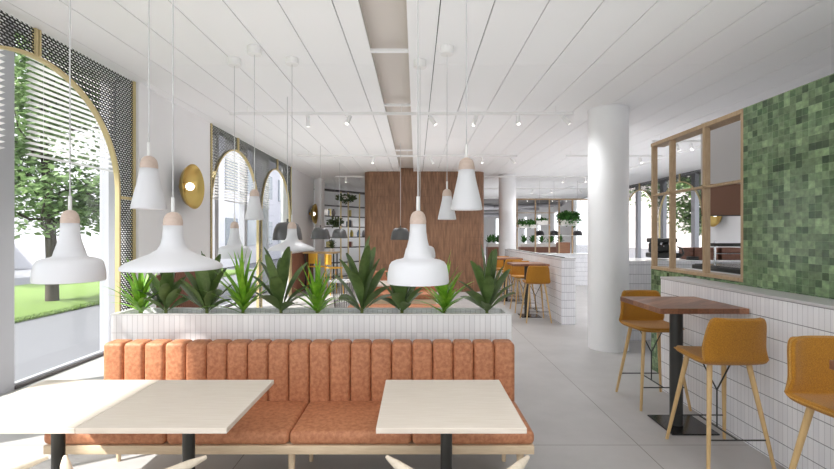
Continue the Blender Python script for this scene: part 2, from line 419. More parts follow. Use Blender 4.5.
# walnut-clad core with rounded corners
def rounded_block(x0, x1, y0, y1, z0, z1, r):
    b = B(); pts = []
    for cx, cy, a0 in ((x1 - r, y1 - r, 0), (x0 + r, y1 - r, 90), (x0 + r, y0 + r, 180), (x1 - r, y0 + r, 270)):
        for k in range(9):
            a = math.radians(a0 + k * 90 / 8); pts.append((cx + r * math.cos(a), cy + r * math.sin(a)))
    lo = [b.verts.new((p[0], p[1], z0)) for p in pts]; hi = [b.verts.new((p[0], p[1], z1)) for p in pts]
    n = len(pts)
    for i in range(n): b.faces.new((lo[i], lo[(i + 1) % n], hi[(i + 1) % n], hi[i]))
    b.faces.new(hi); b.faces.new(list(reversed(lo))); return b
struct('wall_center', rounded_block(-1.46, 1.93, 12.55, 15.0, 0, H + .09, .28), M['walnut_block'], 'walnut clad block with rounded corners')

# round pillars
def pillar(name, x, y, r):
    b = B(); lathe(b, [(r, 0), (r, H)], (x, y, 0), 64, cap0=True, cap1=True)
    lathe(b, [(r + .006, H - .012), (r + .006, H + .001)], (x, y, 0), 64)
    return struct(name, b, M['pillar'], sharp=30)
pillar('column_near', 2.71, 6.35, .268)
pillar('column_far', 2.70, 13.3, .25)
pillar('column_left', -3.07, 14.3, .16)

# right-hand tiled half wall with ledge, then the green tiled partition with its timber screen
b = B(); box(b, 2.53, 2.80, -1.0, 4.65, 0, 1.145); struct('wall_right_low', b, M['tile_wall'], 'white tiled half wall under the green wall')
b = B(); box(b, 2.525, 2.80, -1.0, 4.655, 1.146, 1.165, .002, 1); struct('trim_4', b, M['ledge'])
b = B(); box(b, 2.80, 2.96, -1.0, 3.85, 0, 2.68); box(b, 2.80, 2.96, 3.85, 5.36, 0, 1.19)
struct('wall_right', b, M['green_tile'], 'green glazed tile wall')
# middle half wall
b = B(); box(b, 2.575, 2.82, 7.96, 13.05, 0, 1.16); struct('wall_middle_low', b, M['tile_wall'], 'white tiled half wall behind the far stools')
b = B(); box(b, 2.57, 2.825, 7.955, 13.06, 1.161, 1.18, .002, 1); struct('trim_5', b, M['ledge'])
b = B(); box(b, 2.62, 2.68, 8.1, 12.9, 1.181, 1.192); struct('trim_6', b, M['black'])
# kitchen end wall behind the near pillar
b = B(); box(b, 2.98, 7.2, 6.76, 6.95, 0, 1.2); struct('wall_kitchen', b, M['tile_wall'], 'white tiled kitchen end wall behind the near pillar')

# far hall end wall with tall window strips
b = B()
xs = -4.2
while xs < 7:
    box(b, xs, xs + 1.5, 36.62, 36.78, .5, 2.9); xs += 2.3
box(b, -4.3, XR + .2, 36.6, 36.8, 2.9, H + .2); box(b, -4.3, XR + .2, 36.6, 36.8, 0, .5)
struct('wall_far', b, M['white'])

# left glazing: posts, rails, panes
def glazing(x, ys, name, out, hh):
    for i, (ya, yb) in enumerate(zip(ys, ys[1:])):
        b = B(); w = .09
        box(b, x - .06, x + .06, ya - w, ya + w, 0, hh); box(b, x - .03, x + .03, ya + w, yb - w, 0, .05)
        box(b, x - .03, x + .03, ya + w, yb - w, hh - .04, hh)
        f = struct(f'window_{name + i}', b, M['grey_frame'])
        b = B(); box(b, x - .008, x + .008, ya + w, yb - w, .05, hh - .04); obj('pane', b, M['pane'], f)
        b = B(); box(b, x + out * .035, x + out * .075, ya + w, yb - w, 0.001, .03); obj('sill_track', b, M['dark_shelf'], f)
ysL = [-3.3, -1.75, -.2, 1.35, 2.95, 4.55, 6.15, 7.75, 9.35, 10.95, 12.55, 14.15]
glazing(XL, ysL, 1, 1, HW)
ysR = [5.0, 7.6, 10.2, 11.4, 12.9, 14.55, 16.2, 17.9, 20.3, 22.7]
glazing(XR, ysR, 20, -1, H)
b = B(); box(b, XL, XR, YB - .2, YB, 0, .4); box(b, XL, XR, YB - .2, YB, 3.0, H)
for x in (-4.2, -1.4, 1.4, 4.2, 6.9): box(b, x, x + .25, YB - .2, YB, .4, 3.0)
struct('wall_back', b, M['white'])
b = B(); box(b, XR, XR + .2, YB, 5.0, 0, H); struct('wall_kitchen_side', b, M['white'])
b = B(); box(b, XL - .1, XL, 18.6, 36.8, 0, H + .2); struct('wall_left_hall', b, M['white'])
b = B(); yy = 22.8
while yy < 36:
    box(b, XR + .02, XR + .13, yy, yy + 2.6, .5, 2.9); yy += 3.6
box(b, XR, XR + .15, 22.8, 36.6, 0, .5); box(b, XR, XR + .15, 22.8, 36.6, 2.9, H + .2); struct('wall_right_hall', b, M['white'])
# wall zone between the right-hand arches
b = B(); box(b, XR - .35, XR - .2, 10.0, 11.87, 0, H); struct('wall_kitchen_far', b, M['white'])

# ---------------------------------------------------------------- arched screens
def arch_screen(x, y0, y1, centres, label, t=.003, r=1.08, zs=2.05, posts=True):
    root = thing('arched_metal_screen', label, 'screen', (x, (y0 + y1) / 2, 0)); ym = (y0 + y1) / 2
    b = B()
    def top(y):
        for c in centres:
            if abs(y - c) < r: return zs + math.sqrt(max(0, r * r - (y - c) ** 2))
        return 0.0
    ys = {y0, y1}
    for c in centres:
        for k in range(41): ys.add(c - r * math.cos(PI * k / 40))
    ys = sorted(y for y in ys if y0 - 1e-6 <= y <= y1 + 1e-6)
    for a, c2 in zip(ys, ys[1:]):
        m = (a + c2) / 2; inside = any(abs(m - c) < r for c in centres)
        za, zb = (top(a), top(c2)) if inside else (0, 0)
        if inside:
            for c in centres:
                if abs(a - (c - r)) < 1e-6 and abs(m - c) < r: za = zs
                if abs(c2 - (c + r)) < 1e-6 and abs(m - c) < r: zb = zs
        q = [b.verts.new((dx, yy - ym, zz)) for dx in (0, -t) for yy, zz in ((a, za), (c2, zb), (c2, H - .005), (a, H - .005))]
        b.faces.new(q[:4]); 
        b.faces.new(q[4:][::-1])
    obj('perforated_panel', b, M['screen'], root, recalc=False)
    for c in centres:
        b = B(); pr = []
        path = [(c - r, 0.0), (c - r, zs)] if c - r > y0 - .01 else [(c - r, zs)]
        path += [(c - r * math.cos(PI * k / 40), zs + r * math.sin(PI * k / 40)) for k in range(1, 40)] + [(c + r, zs), (c + r, 0.0)]
        w, dp = .024, .05
        for i, (yy, zz) in enumerate(path):
            p, q = path[max(i - 1, 0)], path[min(i + 1, len(path) - 1)]
            d = Vector((q[0] - p[0], q[1] - p[1])).normalized(); n = Vector((d.y, -d.x))
            pr.append([b.verts.new((xx, yy - ym + n.x * s, zz + n.y * s)) for xx, s in ((.012, 0), (.012, w), (.012 - dp, w), (.012 - dp, 0))])
        for u, v in zip(pr, pr[1:]):
            for k in range(4): b.faces.new((u[k], u[(k + 1) % 4], v[(k + 1) % 4], v[k]))
        b.faces.new(pr[0]); b.faces.new(pr[-1][::-1])
        obj('arch_trim', b, M['gold_trim'], root)
        b = B(); box(b, -.02, .02, c - ym - .026, c - ym - .006, zs + r, H - .005); box(b, -.02, .02, c - ym + .006, c - ym + .026, zs + r, H - .005)
        obj('mullion', b, M['gold_trim'], root)
    for yy in ((y0 + .02, y1 - .02) if posts else ()):
        b = B(); box(b, -.02, .02, yy - ym - .012, yy - ym + .012, 0, H - .005); obj('edge_post', b, M['gold_trim'], root)
    for c in centres:
        if c + r < y1 - .08:
            e = min([y1] + [cc - r for cc in centres if cc > c])
            b = B(); box(b, -.02, .03, c + r + .0, e - .02 , zs - .06, zs - .03) if False else box(b, -.02, .03, c + r - ym, e - ym, zs - .06, zs - .03)
            obj('cross_bar', b, M['gold_trim'], root)
    return root
arch_screen(XS, .3, 5.19, [1.5, 3.85], 'tall black perforated screen with brass arches, nearest the white dining tables')
arch_screen(XS, 7.1, 11.7, [8.2, 10.53], 'perforated arched screen farther along the left wall past the big brass dish')
for c, lab in ((15.4, 'arched screen on the right side, farthest arch beyond the timber partition'), (13.05, 'arched screen on the right side with green tree seen through its opening')):
    s = arch_screen(XR - .35, c - 1.17, c + 1.17, [c], lab, posts=False)

# venetian blinds hung just inside the left glass
def blind(x, y0, y1, z0, z1, label, pitch=.06):
    root = thing('venetian_blind', label, 'blind', (x, (y0 + y1) / 2, 0), group=None)
    L = (y1 - y0) / 2
    b = B(); z = z1
    while z > z0:
        lo = pitch
        a = .35; dx, dz = .026 * math.cos(a), .022 * math.sin(a)
        vs = [b.verts.new(p) for p in ((-dx, -L, z - dz), (dx, -L, z + dz), (dx, L, z + dz), (-dx, L, z - dz))]
        vt = [b.verts.new((v.co.x, v.co.y, v.co.z + .002)) for v in vs]
        b.faces.new(vs[::-1]); b.faces.new(vt)
        for k in range(4): b.faces.new((vs[k], vs[(k + 1) % 4], vt[(k + 1) % 4], vt[k]))
        z -= lo
    obj('slats', b, M['blind'], root)
    b = B(); box(b, -.03, .03, -L, L, z1 + .02, z1 + .07); obj('headrail', b, M['window_white'], root)
    for yy in (-L * .7, L * .7):
        b = B(); tube(b, [(0, yy, z0 - .02), (0, yy, z1 + .03)], .0015, 5); obj('lift_cord', b, M['window_white'], root)
blind(XL + .16, 4.68, 6.02, 2.42, 3.64, 'white blind half drawn behind the nearest brass arch, in front of the tree')
blind(XL + .16, 3.1, 4.4, 2.42, 3.64, 'white blind in the window left of the one with the tree trunk')
blind(XL + .16, 7.9, 9.2, 2.3, 3.64, 'white blind behind the first arch past the brass dish')
blind(XL + .16, 9.5, 10.8, 2.3, 3.64, 'white blind filling the window seen through the farther left arches')
blind(XL + .16, 11.1, 12.4, 2.3, 3.64, 'white blind farthest along the left wall')

# timber screen on the green half wall
root = thing('timber_partition_frame', 'oak timber screen frame standing on the green tiled half wall', 'frame', (2.88, 4.6, 1.19))
def fr(name, x0, x1, y0, y1, z0, z1):
    b = B(); box(b, x0 - 2.88, x1 - 2.88, y0 - 4.6, y1 - 4.6, z0 - 1.19, z1 - 1.19, .003, 1); obj(name, b, M['oak'], root)
fr('bottom_rail', 2.795, 2.955, 3.853, 5.36, 1.192, 1.225)
fr('top_rail', 2.795, 2.955, 3.853, 5.36, 2.64, 2.68)
fr('middle_rail', 2.80, 2.85, 3.88, 5.33, 2.05, 2.075)
for y in (3.868, 4.385, 4.965, 5.342): fr('post', 2.80, 2.86, y - .017, y + .017, 1.225, 2.64)

# ================================================================== PLANTER + PLANTS
root = thing('tiled_planter', 'long white tiled planter box behind the terracotta banquette', 'planter', (-.79, 3.55, 0))
def pl(name, x0, x1, y0, y1, z0, z1, mat, bev=0):
    b = B(); box(b, x0 + .79, x1 + .79, y0 - 3.55, y1 - 3.55, z0, z1, bev, 2); return obj(name, b, mat, root)
b = B()
for a in ((-2.304, .723, 3.40, 3.43), (-2.304, .723, 3.665, 3.695), (-2.304, -2.272, 3.43, 3.665), (.691, .723, 3.43, 3.665)):
    box(b, a[0] + .79, a[1] + .79, a[2] - 3.55, a[3] - 3.55, 0, .990)
body = obj('body', b, tile('planter_tile', .0398, .1337, rgb(244, 244, 245), rgb(234, 234, 236), rgb(192, 191, 192), .0016, .25, z0=.0796), root)
b = B()
for a in ((-2.306, .725, 3.398, 3.432), (-2.306, .725, 3.663, 3.697), (-2.306, -2.270, 3.432, 3.663), (.689, .725, 3.432, 3.663)):
    box(b, a[0] + .79, a[1] + .79, a[2] - 3.55, a[3] - 3.55, .9905, 1.0)
obj('rim', b, M['white_gloss'], root)
s = pl('gravel', -2.27, .69, 3.432, 3.663, .9, .955, M['soil']); s['kind'] = 'stuff'

def blade(b, base, az, length, width, lift, droop, fold=.25, n=8, twist=0.0, shape='spike'):
    """one leaf: rises at angle lift, curves over by droop"""
    d = Vector((math.cos(az), math.sin(az), 0)); side0 = Vector((-math.sin(az), math.cos(az), 0))
    p = Vector(base); ang = lift; prev = None
    for i in range(n + 1):
        t = i / n
        if shape == 'spike': w = width * (min(1, t * 2.6 + .30)) * (1 - t ** 1.6) ** .9
        else: w = width * (.14 if t < .1 else max(.14, min(1, (t - .06) / .42) ** .75)) * (1 if t < .55 else math.sqrt(max(.001, 1 - ((t - .55) / .46) ** 2)))
        dirv = d * math.cos(ang) + Vector((0, 0, 1)) * math.sin(ang)
        nrm = -d * math.sin(ang) + Vector((0, 0, 1)) * math.cos(ang)
        sd = (side0 * math.cos(twist) + nrm * math.sin(twist)).normalized(); nn = dirv.cross(sd)
        if nn.z < 0: nn = -nn
        row = [b.verts.new(p - sd * w / 2 + nn * w * fold), b.verts.new(p), b.verts.new(p + sd * w / 2 + nn * w * fold)]
        if prev:
            for k in range(2): b.faces.new((prev[k], prev[k + 1], row[k + 1], row[k]))
        prev = row
        p = p + dirv * (length / n); ang -= droop / n * (0.4 + 1.2 * t)
def spiky(seed, h):
    R = random.Random(seed); b = B()
    n = 34
    for i in range(n):
        t = i / n; az = i * 2.399 + R.uniform(-.2, .2)
        lift = math.radians(85 - 54 * t ** .8 + R.uniform(-6, 6)); L = h * (.88 - .18 * t) * R.uniform(.85, 1.08)
        blade(b, (R.uniform(-.02, .02), R.uniform(-.015, .015), .01 + .26 * (1 - t) * h * R.uniform(.5, 1.2)), az, L, R.uniform(.038, .052), lift, R.uniform(.3, .8) * (.5 + t), .14)
    return b
def broad(seed, h):
    R = random.Random(seed); b = B()
    n = 15
    for i in range(n):
        t = i / n; az = i * 2.399 + R.uniform(-.3, .3)
        lift = math.radians(86 - 56 * t + R.uniform(-5, 5)); L = h * (.98 - .46 * t) * R.uniform(.88, 1.1)
        blade(b, (0.01 * math.cos(az), .01 * math.sin(az), .02 + .05 * (1 - t)), az, L, R.uniform(.088, .112) * (1 - .12 * t), lift, R.uniform(.15, .6) * (.5 + t), .16, 12, R.uniform(-.35, .35), 'broad')
    return b
plants = [  # px, kind, height, label
    (141, 's', .41, 'bright spiky plant at the left end of the planter row'),
    (166, 'b', .38, 'dark broad-leaved plant second from the left in the planter'),
    (207, 'b', .43, 'dark broad-leaved plant under the wide white pendant, left of a spiky one'),
    (243, 's', .50, 'tallest bright spiky plant, fourth from the left in the planter'),
    (281, 'b', .47, 'dark broad-leaved plant between the two left-hand spiky plants'),
    (317, 's', .41, 'bright spiky plant just left of the largest broad-leaved plant'),
    (362, 'b', .52, 'largest dark broad-leaved plant, in front of the walnut block edge'),
    (402, 'b', .38, 'dark broad-leaved plant half hidden behind the central white bell pendant'),
    (444, 's', .44, 'bright spiky plant right of the central white bell pendant'),
    (487, 'b', .47, 'dark broad-leaved plant at the right end of the planter row')]
for i, (px, k, h, lab) in enumerate(plants):
    x = (px - 416) * 3.55 / 450
    r = thing('spiky_plant' if k == 's' else 'broad_leaved_plant', lab, 'plant', (x, 3.55, .968), random.uniform(0, 6), 'plants in the white planter')
    fo = obj('foliage', spiky(i + 3, h) if k == 's' else broad(i + 11, h), M['bright_leaf'] if k == 's' else M['dark_leaf'], r, recalc=False, sharp=60)
    b = B(); tube(b, [(0, 0, -.02), (0, .0, .05), (.004, 0, .12)], [.014, .012, .006], 8); obj('stem', b, M['plant_stem'], r)

# ================================================================== BANQUETTE
bx0, bx1 = -2.168, .686
root = thing('banquette', 'long terracotta leather banquette with channelled back on a pale wood frame', 'sofa', (-.741, 2.9, 0))
def bq(name, b, mat, **k): 
    bmesh.ops.translate(b, verts=b.verts, vec=(.741, -2.9, 0)); return obj(name, b, mat, root, **k)
b = B(); n = 20; w = (bx1 - bx0) / n
for k in range(n):
    box(b, bx0 + k * w + .0008, bx0 + (k + 1) * w - .0008, 3.105, 3.25, .40, .850, .028, 5)
bq('backrest', b, M['leather'], sharp=80)
cw = (bx1 + .014 - bx0 + .004) / 4
for k in range(4):
    b = B(); box(b, bx0 - .01 + k * cw + .001, bx0 - .01 + (k + 1) * cw - .001, 2.615, 3.13, .372, .452, .03, 4)
    bq('seat_cushion', b, M['leather'], sharp=80)
b = B(); box(b, bx0 - .004, bx1 + .004, 2.62, 3.24, .318, .370, .004, 2); bq('base_frame', b, M['ash_frame'])
for x in (-2.1, -.74, .62):
    for y in (2.68, 3.18):
        b = B(); tube(b, [(x, y, .318), (x, y, 0)], [.022, .014], 14); bq('leg', b, M['ash_frame'])

# ================================================================== DINING TABLES
def dining_table(x0, x1, y0, y1, label):
    cx, cy = (x0 + x1) / 2, (y0 + y1) / 2
    r = thing('dining_table', label, 'table', (cx, cy, 0), 0, 'pale wood dining tables')
    b = B(); box(b, x0 - cx, x1 - cx, y0 - cy, y1 - cy, .725, .75, .002, 1); obj('tabletop', b, M['ash'], r)
    b = B(); tube(b, [(0, 0, .012), (0, 0, .72)], .030, 24); obj('pedestal', b, M['black'], r)
    b = B(); box(b, -.2, .2, -.2, .2, 0, .012, .003, 1); obj('base_plate', b, M['black_gloss'], r)
    b = B(); box(b, -.15, .15, -.15, .15, .715, .7245); obj('mounting_plate', b, M['black'], r)
dining_table(-2.165, -1.4985, 1.975, 2.634, 'sunlit pale dining table at the left edge, left of the seam')
dining_table(-1.4965, -.831, 1.975, 2.634, 'pale wood dining table pushed up to the right of the sunlit one')
dining_table(-.176, .487, 1.975, 2.634, 'pale wood dining table standing alone in the centre')

def dining_chair(x, label):
    r = thing('dining_chair', label, 'chair', (x, 1.95, 0), 0, 'pale chairs tucked under the dining tables')
    b = B(); pts = []
    for s in [i / 14 for i in range(-14, 15)]:
        a = abs(s)
        pts.append((.305 * math.sin(s * PI / 2) if False else .305 * s, -.215 * (1 - a ** 1.9) , (.624 + .012 * a ** 3) + (.0 if a < .95 else 0)))
    rad = [.009 + .011 * min(1, (1 - abs(i - 14) / 14) * 6) for i in range(29)]
    tube(b, pts, rad, 12); obj('back_rail', b, M['chair_wood'], r, sharp=80)
    b = B(); box(b, -.23, .23, -.17, .24, .425, .455, .012, 3); obj('seat', b, M['chair_wood'], r)
    for sx in (-1, 1):
        b = B(); tube(b, [(sx * .2, -.09, .628), (sx * .215, -.13, .44), (sx * .225, -.17, 0)], [.012, .016, .011], 10); obj('leg', b, M['chair_wood'], r)
        b = B(); tube(b, [(sx * .2, .2, .43), (sx * .215, .22, 0)], [.016, .011], 10); obj('leg', b, M['chair_wood'], r)
    b = B(); box(b, -.03, .03, -.212, -.2, .46, .618, .004, 1); obj('back_splat', b, M['chair_wood'], r)
dining_chair(-1.90, 'pale wooden chair with curved back rail at the far left table')
dining_chair(-1.215, 'pale wooden chair with curved back rail at the second table from the left')
dining_chair(.18, 'pale wooden chair with curved back rail at the lone centre table')

# ================================================================== BAR STOOLS + BAR TABLES
def stool_shell():
    b = B()
    prof = [(.205, .716, .17), (.19, .720, .20), (.12, .720, .213), (.02, .716, .218), (-.08, .714, .221), (-.14, .714, .220), (-.18, .717, .219), (-.198, .732, .219),
            (-.204, .76, .219), (-.214, .82, .214), (-.226, .89, .206), (-.238, .95, .198), (-.247, .99, .190), (-.252, 1.018, .178), (-.254, 1.030, .155)]
    nu = 12; rows = []
    for i, (y, z, hw) in enumerate(prof):
        row = []
        back = min(1, max(0, (z - .735) / .06)); seat = 1 - back
        for k in range(nu + 1):
            u = -1 + 2 * k / nu
            row.append(b.verts.new((u * hw, y + (.045 * back + .0 * seat) * abs(u) ** 3, z + seat * .010 * abs(u) ** 3)))
        rows.append(row)
    for r0, r1 in zip(rows, rows[1:]):
        for k in range(nu): b.faces.new((r0[k], r0[k + 1], r1[k + 1], r1[k]))
    rim = [v.co.copy() for v in rows[0]] + [r[-1].co.copy() for r in rows[1:]] + [v.co.copy() for v in rows[-1][::-1]][1:] + [r[0].co.copy() for r in rows[::-1][1:-1]]
    return b, rim
def make_stool(label):
    r = thing('bar_stool', label, 'bar stool', (0, 0, 0), 0, 'mustard bar stools')
    b, rim = stool_shell()
    s = obj('seat_shell', b, M['mustard'], r, sharp=180)
    sd = s.modifiers.new('thick', 'SOLIDIFY'); sd.thickness = .042; sd.offset = 0
    sb = s.modifiers.new('smooth', 'SUBSURF'); sb.levels = 1; sb.render_levels = 2
    b = B(); tube(b, rim + [rim[0]], .0055, 6, cap=False); obj('piping', b, M['piping'], s, sharp=180)
    for sx in (-1, 1):
        for sy in (-1, 1):
            b = B(); tube(b, [(sx * .135, sy * .125, .708), (sx * .225, sy * .25, 0)], [.0185, .0115], 14); obj('leg', b, M['oak_leg'], r)
    zf = .2; fx, fy = .225 - (.09) * zf / .708, .25 - .125 * zf / .708
    b = B()
    tube(b, [(-fx, fy, zf), (fx, fy, zf)], .0055, 8); tube(b, [(-fx, -fy, zf), (fx, -fy, zf)], .0055, 8)
    tube(b, [(0, -fy, zf), (0, fy, zf)], .0055, 8); tube(b, [(0, 0, zf), (0, 0, .47)], .0055, 8)
    for sx in (-1, 1): tube(b, [(0, 0, .47), (sx * .12, 0, .70)], .0055, 8)
    obj('footrest_frame', b, M['black'], r)
    return r
stool0 = make_stool('mustard stool with its back to us beside the nearest walnut bar table')
stool0.location = (2.19, 3.275, 0)
dup(stool0, (2.265, 4.33, 0), PI, 'mustard stool facing us beyond the nearest bar table, next to the white pillar')
dup(stool0, (2.235, 2.26, 0), PI, 'mustard stool cut off by the right edge of the photo')
dup(stool0, (2.215, 8.35, 0), 0, 'mustard stool nearest the end of the far tiled half wall')
dup(stool0, (2.24, 9.40, 0), PI, 'mustard stool on the far side of the first distant bar table')
dup(stool0, (2.22, 10.43, 0), 0, 'mustard stool between the two distant bar tables, backing the farther one')
dup(stool0, (2.24, 11.48, 0), PI, 'farthest mustard stool along the distant half wall')

def make_bar_table(label):
    r = thing('bar_table', label, 'bar table', (0, 0, 0), 0, 'walnut bar tables')
    b = B(); box(b, -.335, .335, -.335, .335, 1.0, 1.04, .002, 1); obj('tabletop', b, M['walnut_top'], r)
    b = B(); tube(b, [(.0, .04, .012), (.0, .04, .998)], .05, 28); obj('pedestal', b, M['black'], r)
    b = B(); box(b, -.14, .24, -.15, .24, 0, .012, .003, 1); obj('base_plate', b, M['black_gloss'], r)
    return r
bt0 = make_bar_table('walnut bar table between two mustard stools by the near half wall')
bt0.location = (2.18, 3.73, 0)
dup(bt0, (2.18, 1.675, 0), 0, 'walnut bar table whose corner shows at the right edge')
dup(bt0, (2.18, 8.80, 0), 0, 'walnut bar table nearer of the two by the distant half wall')
dup(bt0, (2.18, 10.90, 0), 0, 'walnut bar table farther of the two by the distant half wall')

# ================================================================== PENDANTS
PROF = {
 'bell': dict(body=[(.168, .012), (.178, 0), (.181, .012), (.178, .06), (.168, .105), (.155, .125), (.13, .137), (.098, .143), (.084, .150), (.077, .178), (.065, .215), (.055, .255), (.049, .30), (.047, .345)], cap=.345, cr=.047, name='bell_pendant_lamp', s=(.861, .861)),
 'disc': dict(body=[(.232, .004), (.243, .0), (.245, .006), (.243, .016), (.22, .032), (.16, .056), (.11, .074), (.078, .092), (.060, .118), (.051, .155), (.047, .21)], cap=.21, cr=.047, name='disc_pendant_lamp', s=(.94, 1.04)),
 'cone': dict(body=[(.086, .002), (.0945, 0), (.096, .006), (.088, .045), (.076, .09), (.064, .135), (.054, .175), (.048, .212)], cap=.212, cr=.048, name='cone_pendant_lamp', s=(.90, 1.03))}
for P_ in PROF.values():
    sx, sz = P_['s']; P_['body'] = [(r * sx, z * sz) for r, z in P_['body']]; P_['cap'] *= sz; P_['cr'] *= sx
def make_pendant(kind, label, zb):
    P = PROF[kind]
    r = thing(P['name'], label, 'pendant lamp', (0, 0, zb), 0, 'white pendant lamps with pale wood caps')
    b = B(); lathe(b, P['body'], seg=56)
    s = obj('shade', b, M['shade'], r, sharp=60); m = s.modifiers.new('t', 'SOLIDIFY'); m.thickness = .003
    z, c = P['cap'], P['cr']
    b = B(); lathe(b, [(c, z), (c + .001, z + .012), (c * .97, z + .03), (c * .85, z + .047), (c * .62, z + .06), (c * .3, z + .067), (.004, z + .069)], seg=40, cap0=True, cap1=True); obj('wood_cap', b, M['pink_wood'], r, sharp=60)
    b = B(); tube(b, [(0, 0, z + .066), (0, 0, z + .14)], .0085, 12); obj('stem', b, M['white_metal'], r)
    b = B(); tube(b, [(0, 0, z + .14), (0, 0, H - zb - .04)], .0032, 8); obj('cord', b, M['cord'], r)
    b = B(); lathe(b, [(.0, H - zb - .075), (.06, H - zb - .075), (.064, H - zb - .07), (.064, H - zb - .001)], seg=40, cap1=True); obj('ceiling_cup', b, M['white_metal'], r)
    rr = P['body'][2][0] * .45
    b = B(); lathe(b, [(.0005, P['cap'] * .45), (min(rr, .04), P['cap'] * .47), (min(rr, .045), P['cap'] * .55), (.02, P['cap'] * .8)], seg=24); obj('bulb', b, M['shade_in'], r)
    return r
def at(px, Y): return ((px - 416) * Y / 450, Y)
zb_ = make_pendant('bell', 'white bell pendant at far left in front of the garden window', 1.361); zb_.location = (*at(70, 2.31), 1.361)
zd_ = make_pendant('disc', 'widest white disc pendant hanging over the left of the planter', 1.427); zd_.location = (*at(173, 2.26), 1.427)
zc_ = make_pendant('cone', 'white cone pendant left of the brass wall dish', 1.738); zc_.location = (*at(149, 2.43), 1.738)
def pend(src, px, Y, zb, kind, label):
    r = dup(src, (*at(px, Y), zb), 0, label)
    return r
b2 = make_pendant('bell', 'large white bell pendant in the centre in front of the walnut block', 1.355); b2.location = (*at(418, 2.27), 1.355)
b3 = make_pendant('bell', 'distant bell pendant in front of the left arched windows', 1.365); b3.location = (*at(234.5, 4.5), 1.365)
pend(b3, 420, 4.55, 1.365, 'bell', 'bell pendant mostly hidden behind the large central one')
pend(zd_, 292, 4.5, 1.44, 'disc', 'smaller-looking white disc pendant over the middle of the planter')
pend(zc_, 254.5, 4.22, 1.738, 'cone', 'distant cone pendant in front of the left arched windows')
pend(zc_, 466.5, 2.46, 1.734, 'cone', 'larger white cone pendant in front of the right side of the walnut block')
pend(zc_, 447, 4.22, 1.74, 'cone', 'smaller cone pendant between the central bell and the larger cone')

def make_dome(name, label, zb, col, R=.185, hh=.23, cat='pendant lamp', group='grey dome pendants'):
    r = thing(name, label, cat, (0, 0, zb), 0, group)
    b = B(); lathe(b, [(R, 0), (R * 1.0, .01), (R * .97, .3 * hh), (R * .88, .62 * hh), (R * .72, .88 * hh), (R * .5, .97 * hh), (.02, hh)], seg=40, cap1=True)
    s = obj('shade', b, col, r, sharp=60); m = s.modifiers.new('t', 'SOLIDIFY'); m.thickness = .004
    b = B(); tube(b, [(0, 0, hh), (0, 0, hh + .04)], .012, 10); obj('fitting', b, col, r)
    b = B(); tube(b, [(0, 0, hh + .04), (0, 0, H - zb)], .0045, 6); obj('cord', b, M['cord'], r)
    b = B(); lathe(b, [(.0005, hh * .3), (.035, hh * .35), (.045, hh * .5), (.02, hh * .75)], seg=20); obj('bulb', b, M['shade_in'], r)
    return r
g0 = make_dome('dome_pendant_lamp', 'grey metal dome pendant behind the middle white disc pendant', 1.53, M['dark_grey']); g0.location = (*at(287.5, 5.75), 1.53)
dup(g0, (*at(320.5, 8.8), 1.51), 0, 'grey dome pendant left of the two together near the shelves')
dup(g0, (*at(339.5, 10.9), 1.51), 0, 'grey dome pendant right of the two together near the shelves')
dup(g0, (*at(400.5, 8.5), 1.50), 0, 'grey dome pendant against the walnut block, left of the central bell')
c0 = make_dome('dome_pendant_lamp', 'small charcoal dome over the far counter, left of three', 1.55, M['charcoal_shade'], .155, .17, group='charcoal domes over the far counter'); c0.location = (*at(539.5, 14.8), 1.56)
dup(c0, (*at(554, 14.8), 1.56), 0, 'small charcoal dome over the far counter, middle of three')
dup(c0, (*at(577.5, 14.8), 1.56), 0, 'small charcoal dome over the far counter, right of three')

# ================================================================== TRACK LIGHTS
def track(x0, x1, y, label, spots):
    r = thing('track_light', label, 'track light', ((x0 + x1) / 2, y, H - .1), 0, 'white ceiling track lights')
    L = (x1 - x0) / 2
    b = B(); box(b, -L, L, -.018, .018, -.02, .015); obj('rail', b, M['white_metal'], r)
    for s in (-.9, 0, .9):
        b = B(); tube(b, [(L * s, 0, .015), (L * s, 0, .098)], .004, 6); obj('hanger', b, M['white_metal'], r)
    xm = (x0 + x1) / 2
    for px, tx, ty in spots:
        x = (px - 416) * y / 450 - xm
        b = B()
        d = Vector((tx, ty, -1)).normalized()
        p0 = Vector((x, 0, -.05)); 
        tube(b, [(x, 0, -.02), p0], .006, 8); tube(b, [p0 - d * .01, p0 + d * .13], .028, 18)
        s = obj('spot_head', b, M['white_metal'], r)
        b = B(); tube(b, [p0 + d * .131, p0 + d * .133], .02, 14); obj('lens', b, M['globe'], s)
track(-2.55, 2.15, 6.17, 'nearest ceiling track crossing in front of the near pillar', [(308, 0, .1), (350, -.3, -.6), (430, .7, -.1), (476, -.3, -.2), (518, -.05, -.6), (563, .9, -.1)])
track(-2.5, 2.13, 9.5, 'second ceiling track from the front', [(374, -.2, -.5), (430, .6, 0), (482, -.05, -.6), (511, .8, -.1)])
track(3.17, 5.2, 9.5, 'short ceiling track beyond the near pillar on the right', [(640, 0, -.6), (600, .4, 0)])
track(-2.3, 4.9, 12.9, 'third ceiling track running above the far pillar', [(346, 0, -.4), (564, -.4, -.2), (585, -.1, -.6)])
track(1.9, 6.2, 16.3, 'fourth ceiling track over the far counter', [(533, -.4, 0), (551, 0, -.6), (580, .6, 0)])
track(1.5, 6.5, 20.3, 'farthest ceiling track before the dark ceiling', [(527, 0, -.5), (552, 0, -.5), (566, 0, -.5), (580, 0, -.5), (510, .1, -.5)])
# right-hand track above the kitchen
track(4.2, 7.2, 8.0, 'ceiling track above the kitchen, seen through the timber frame', [(691, -.1, -.5), (676, .4, -.1)])

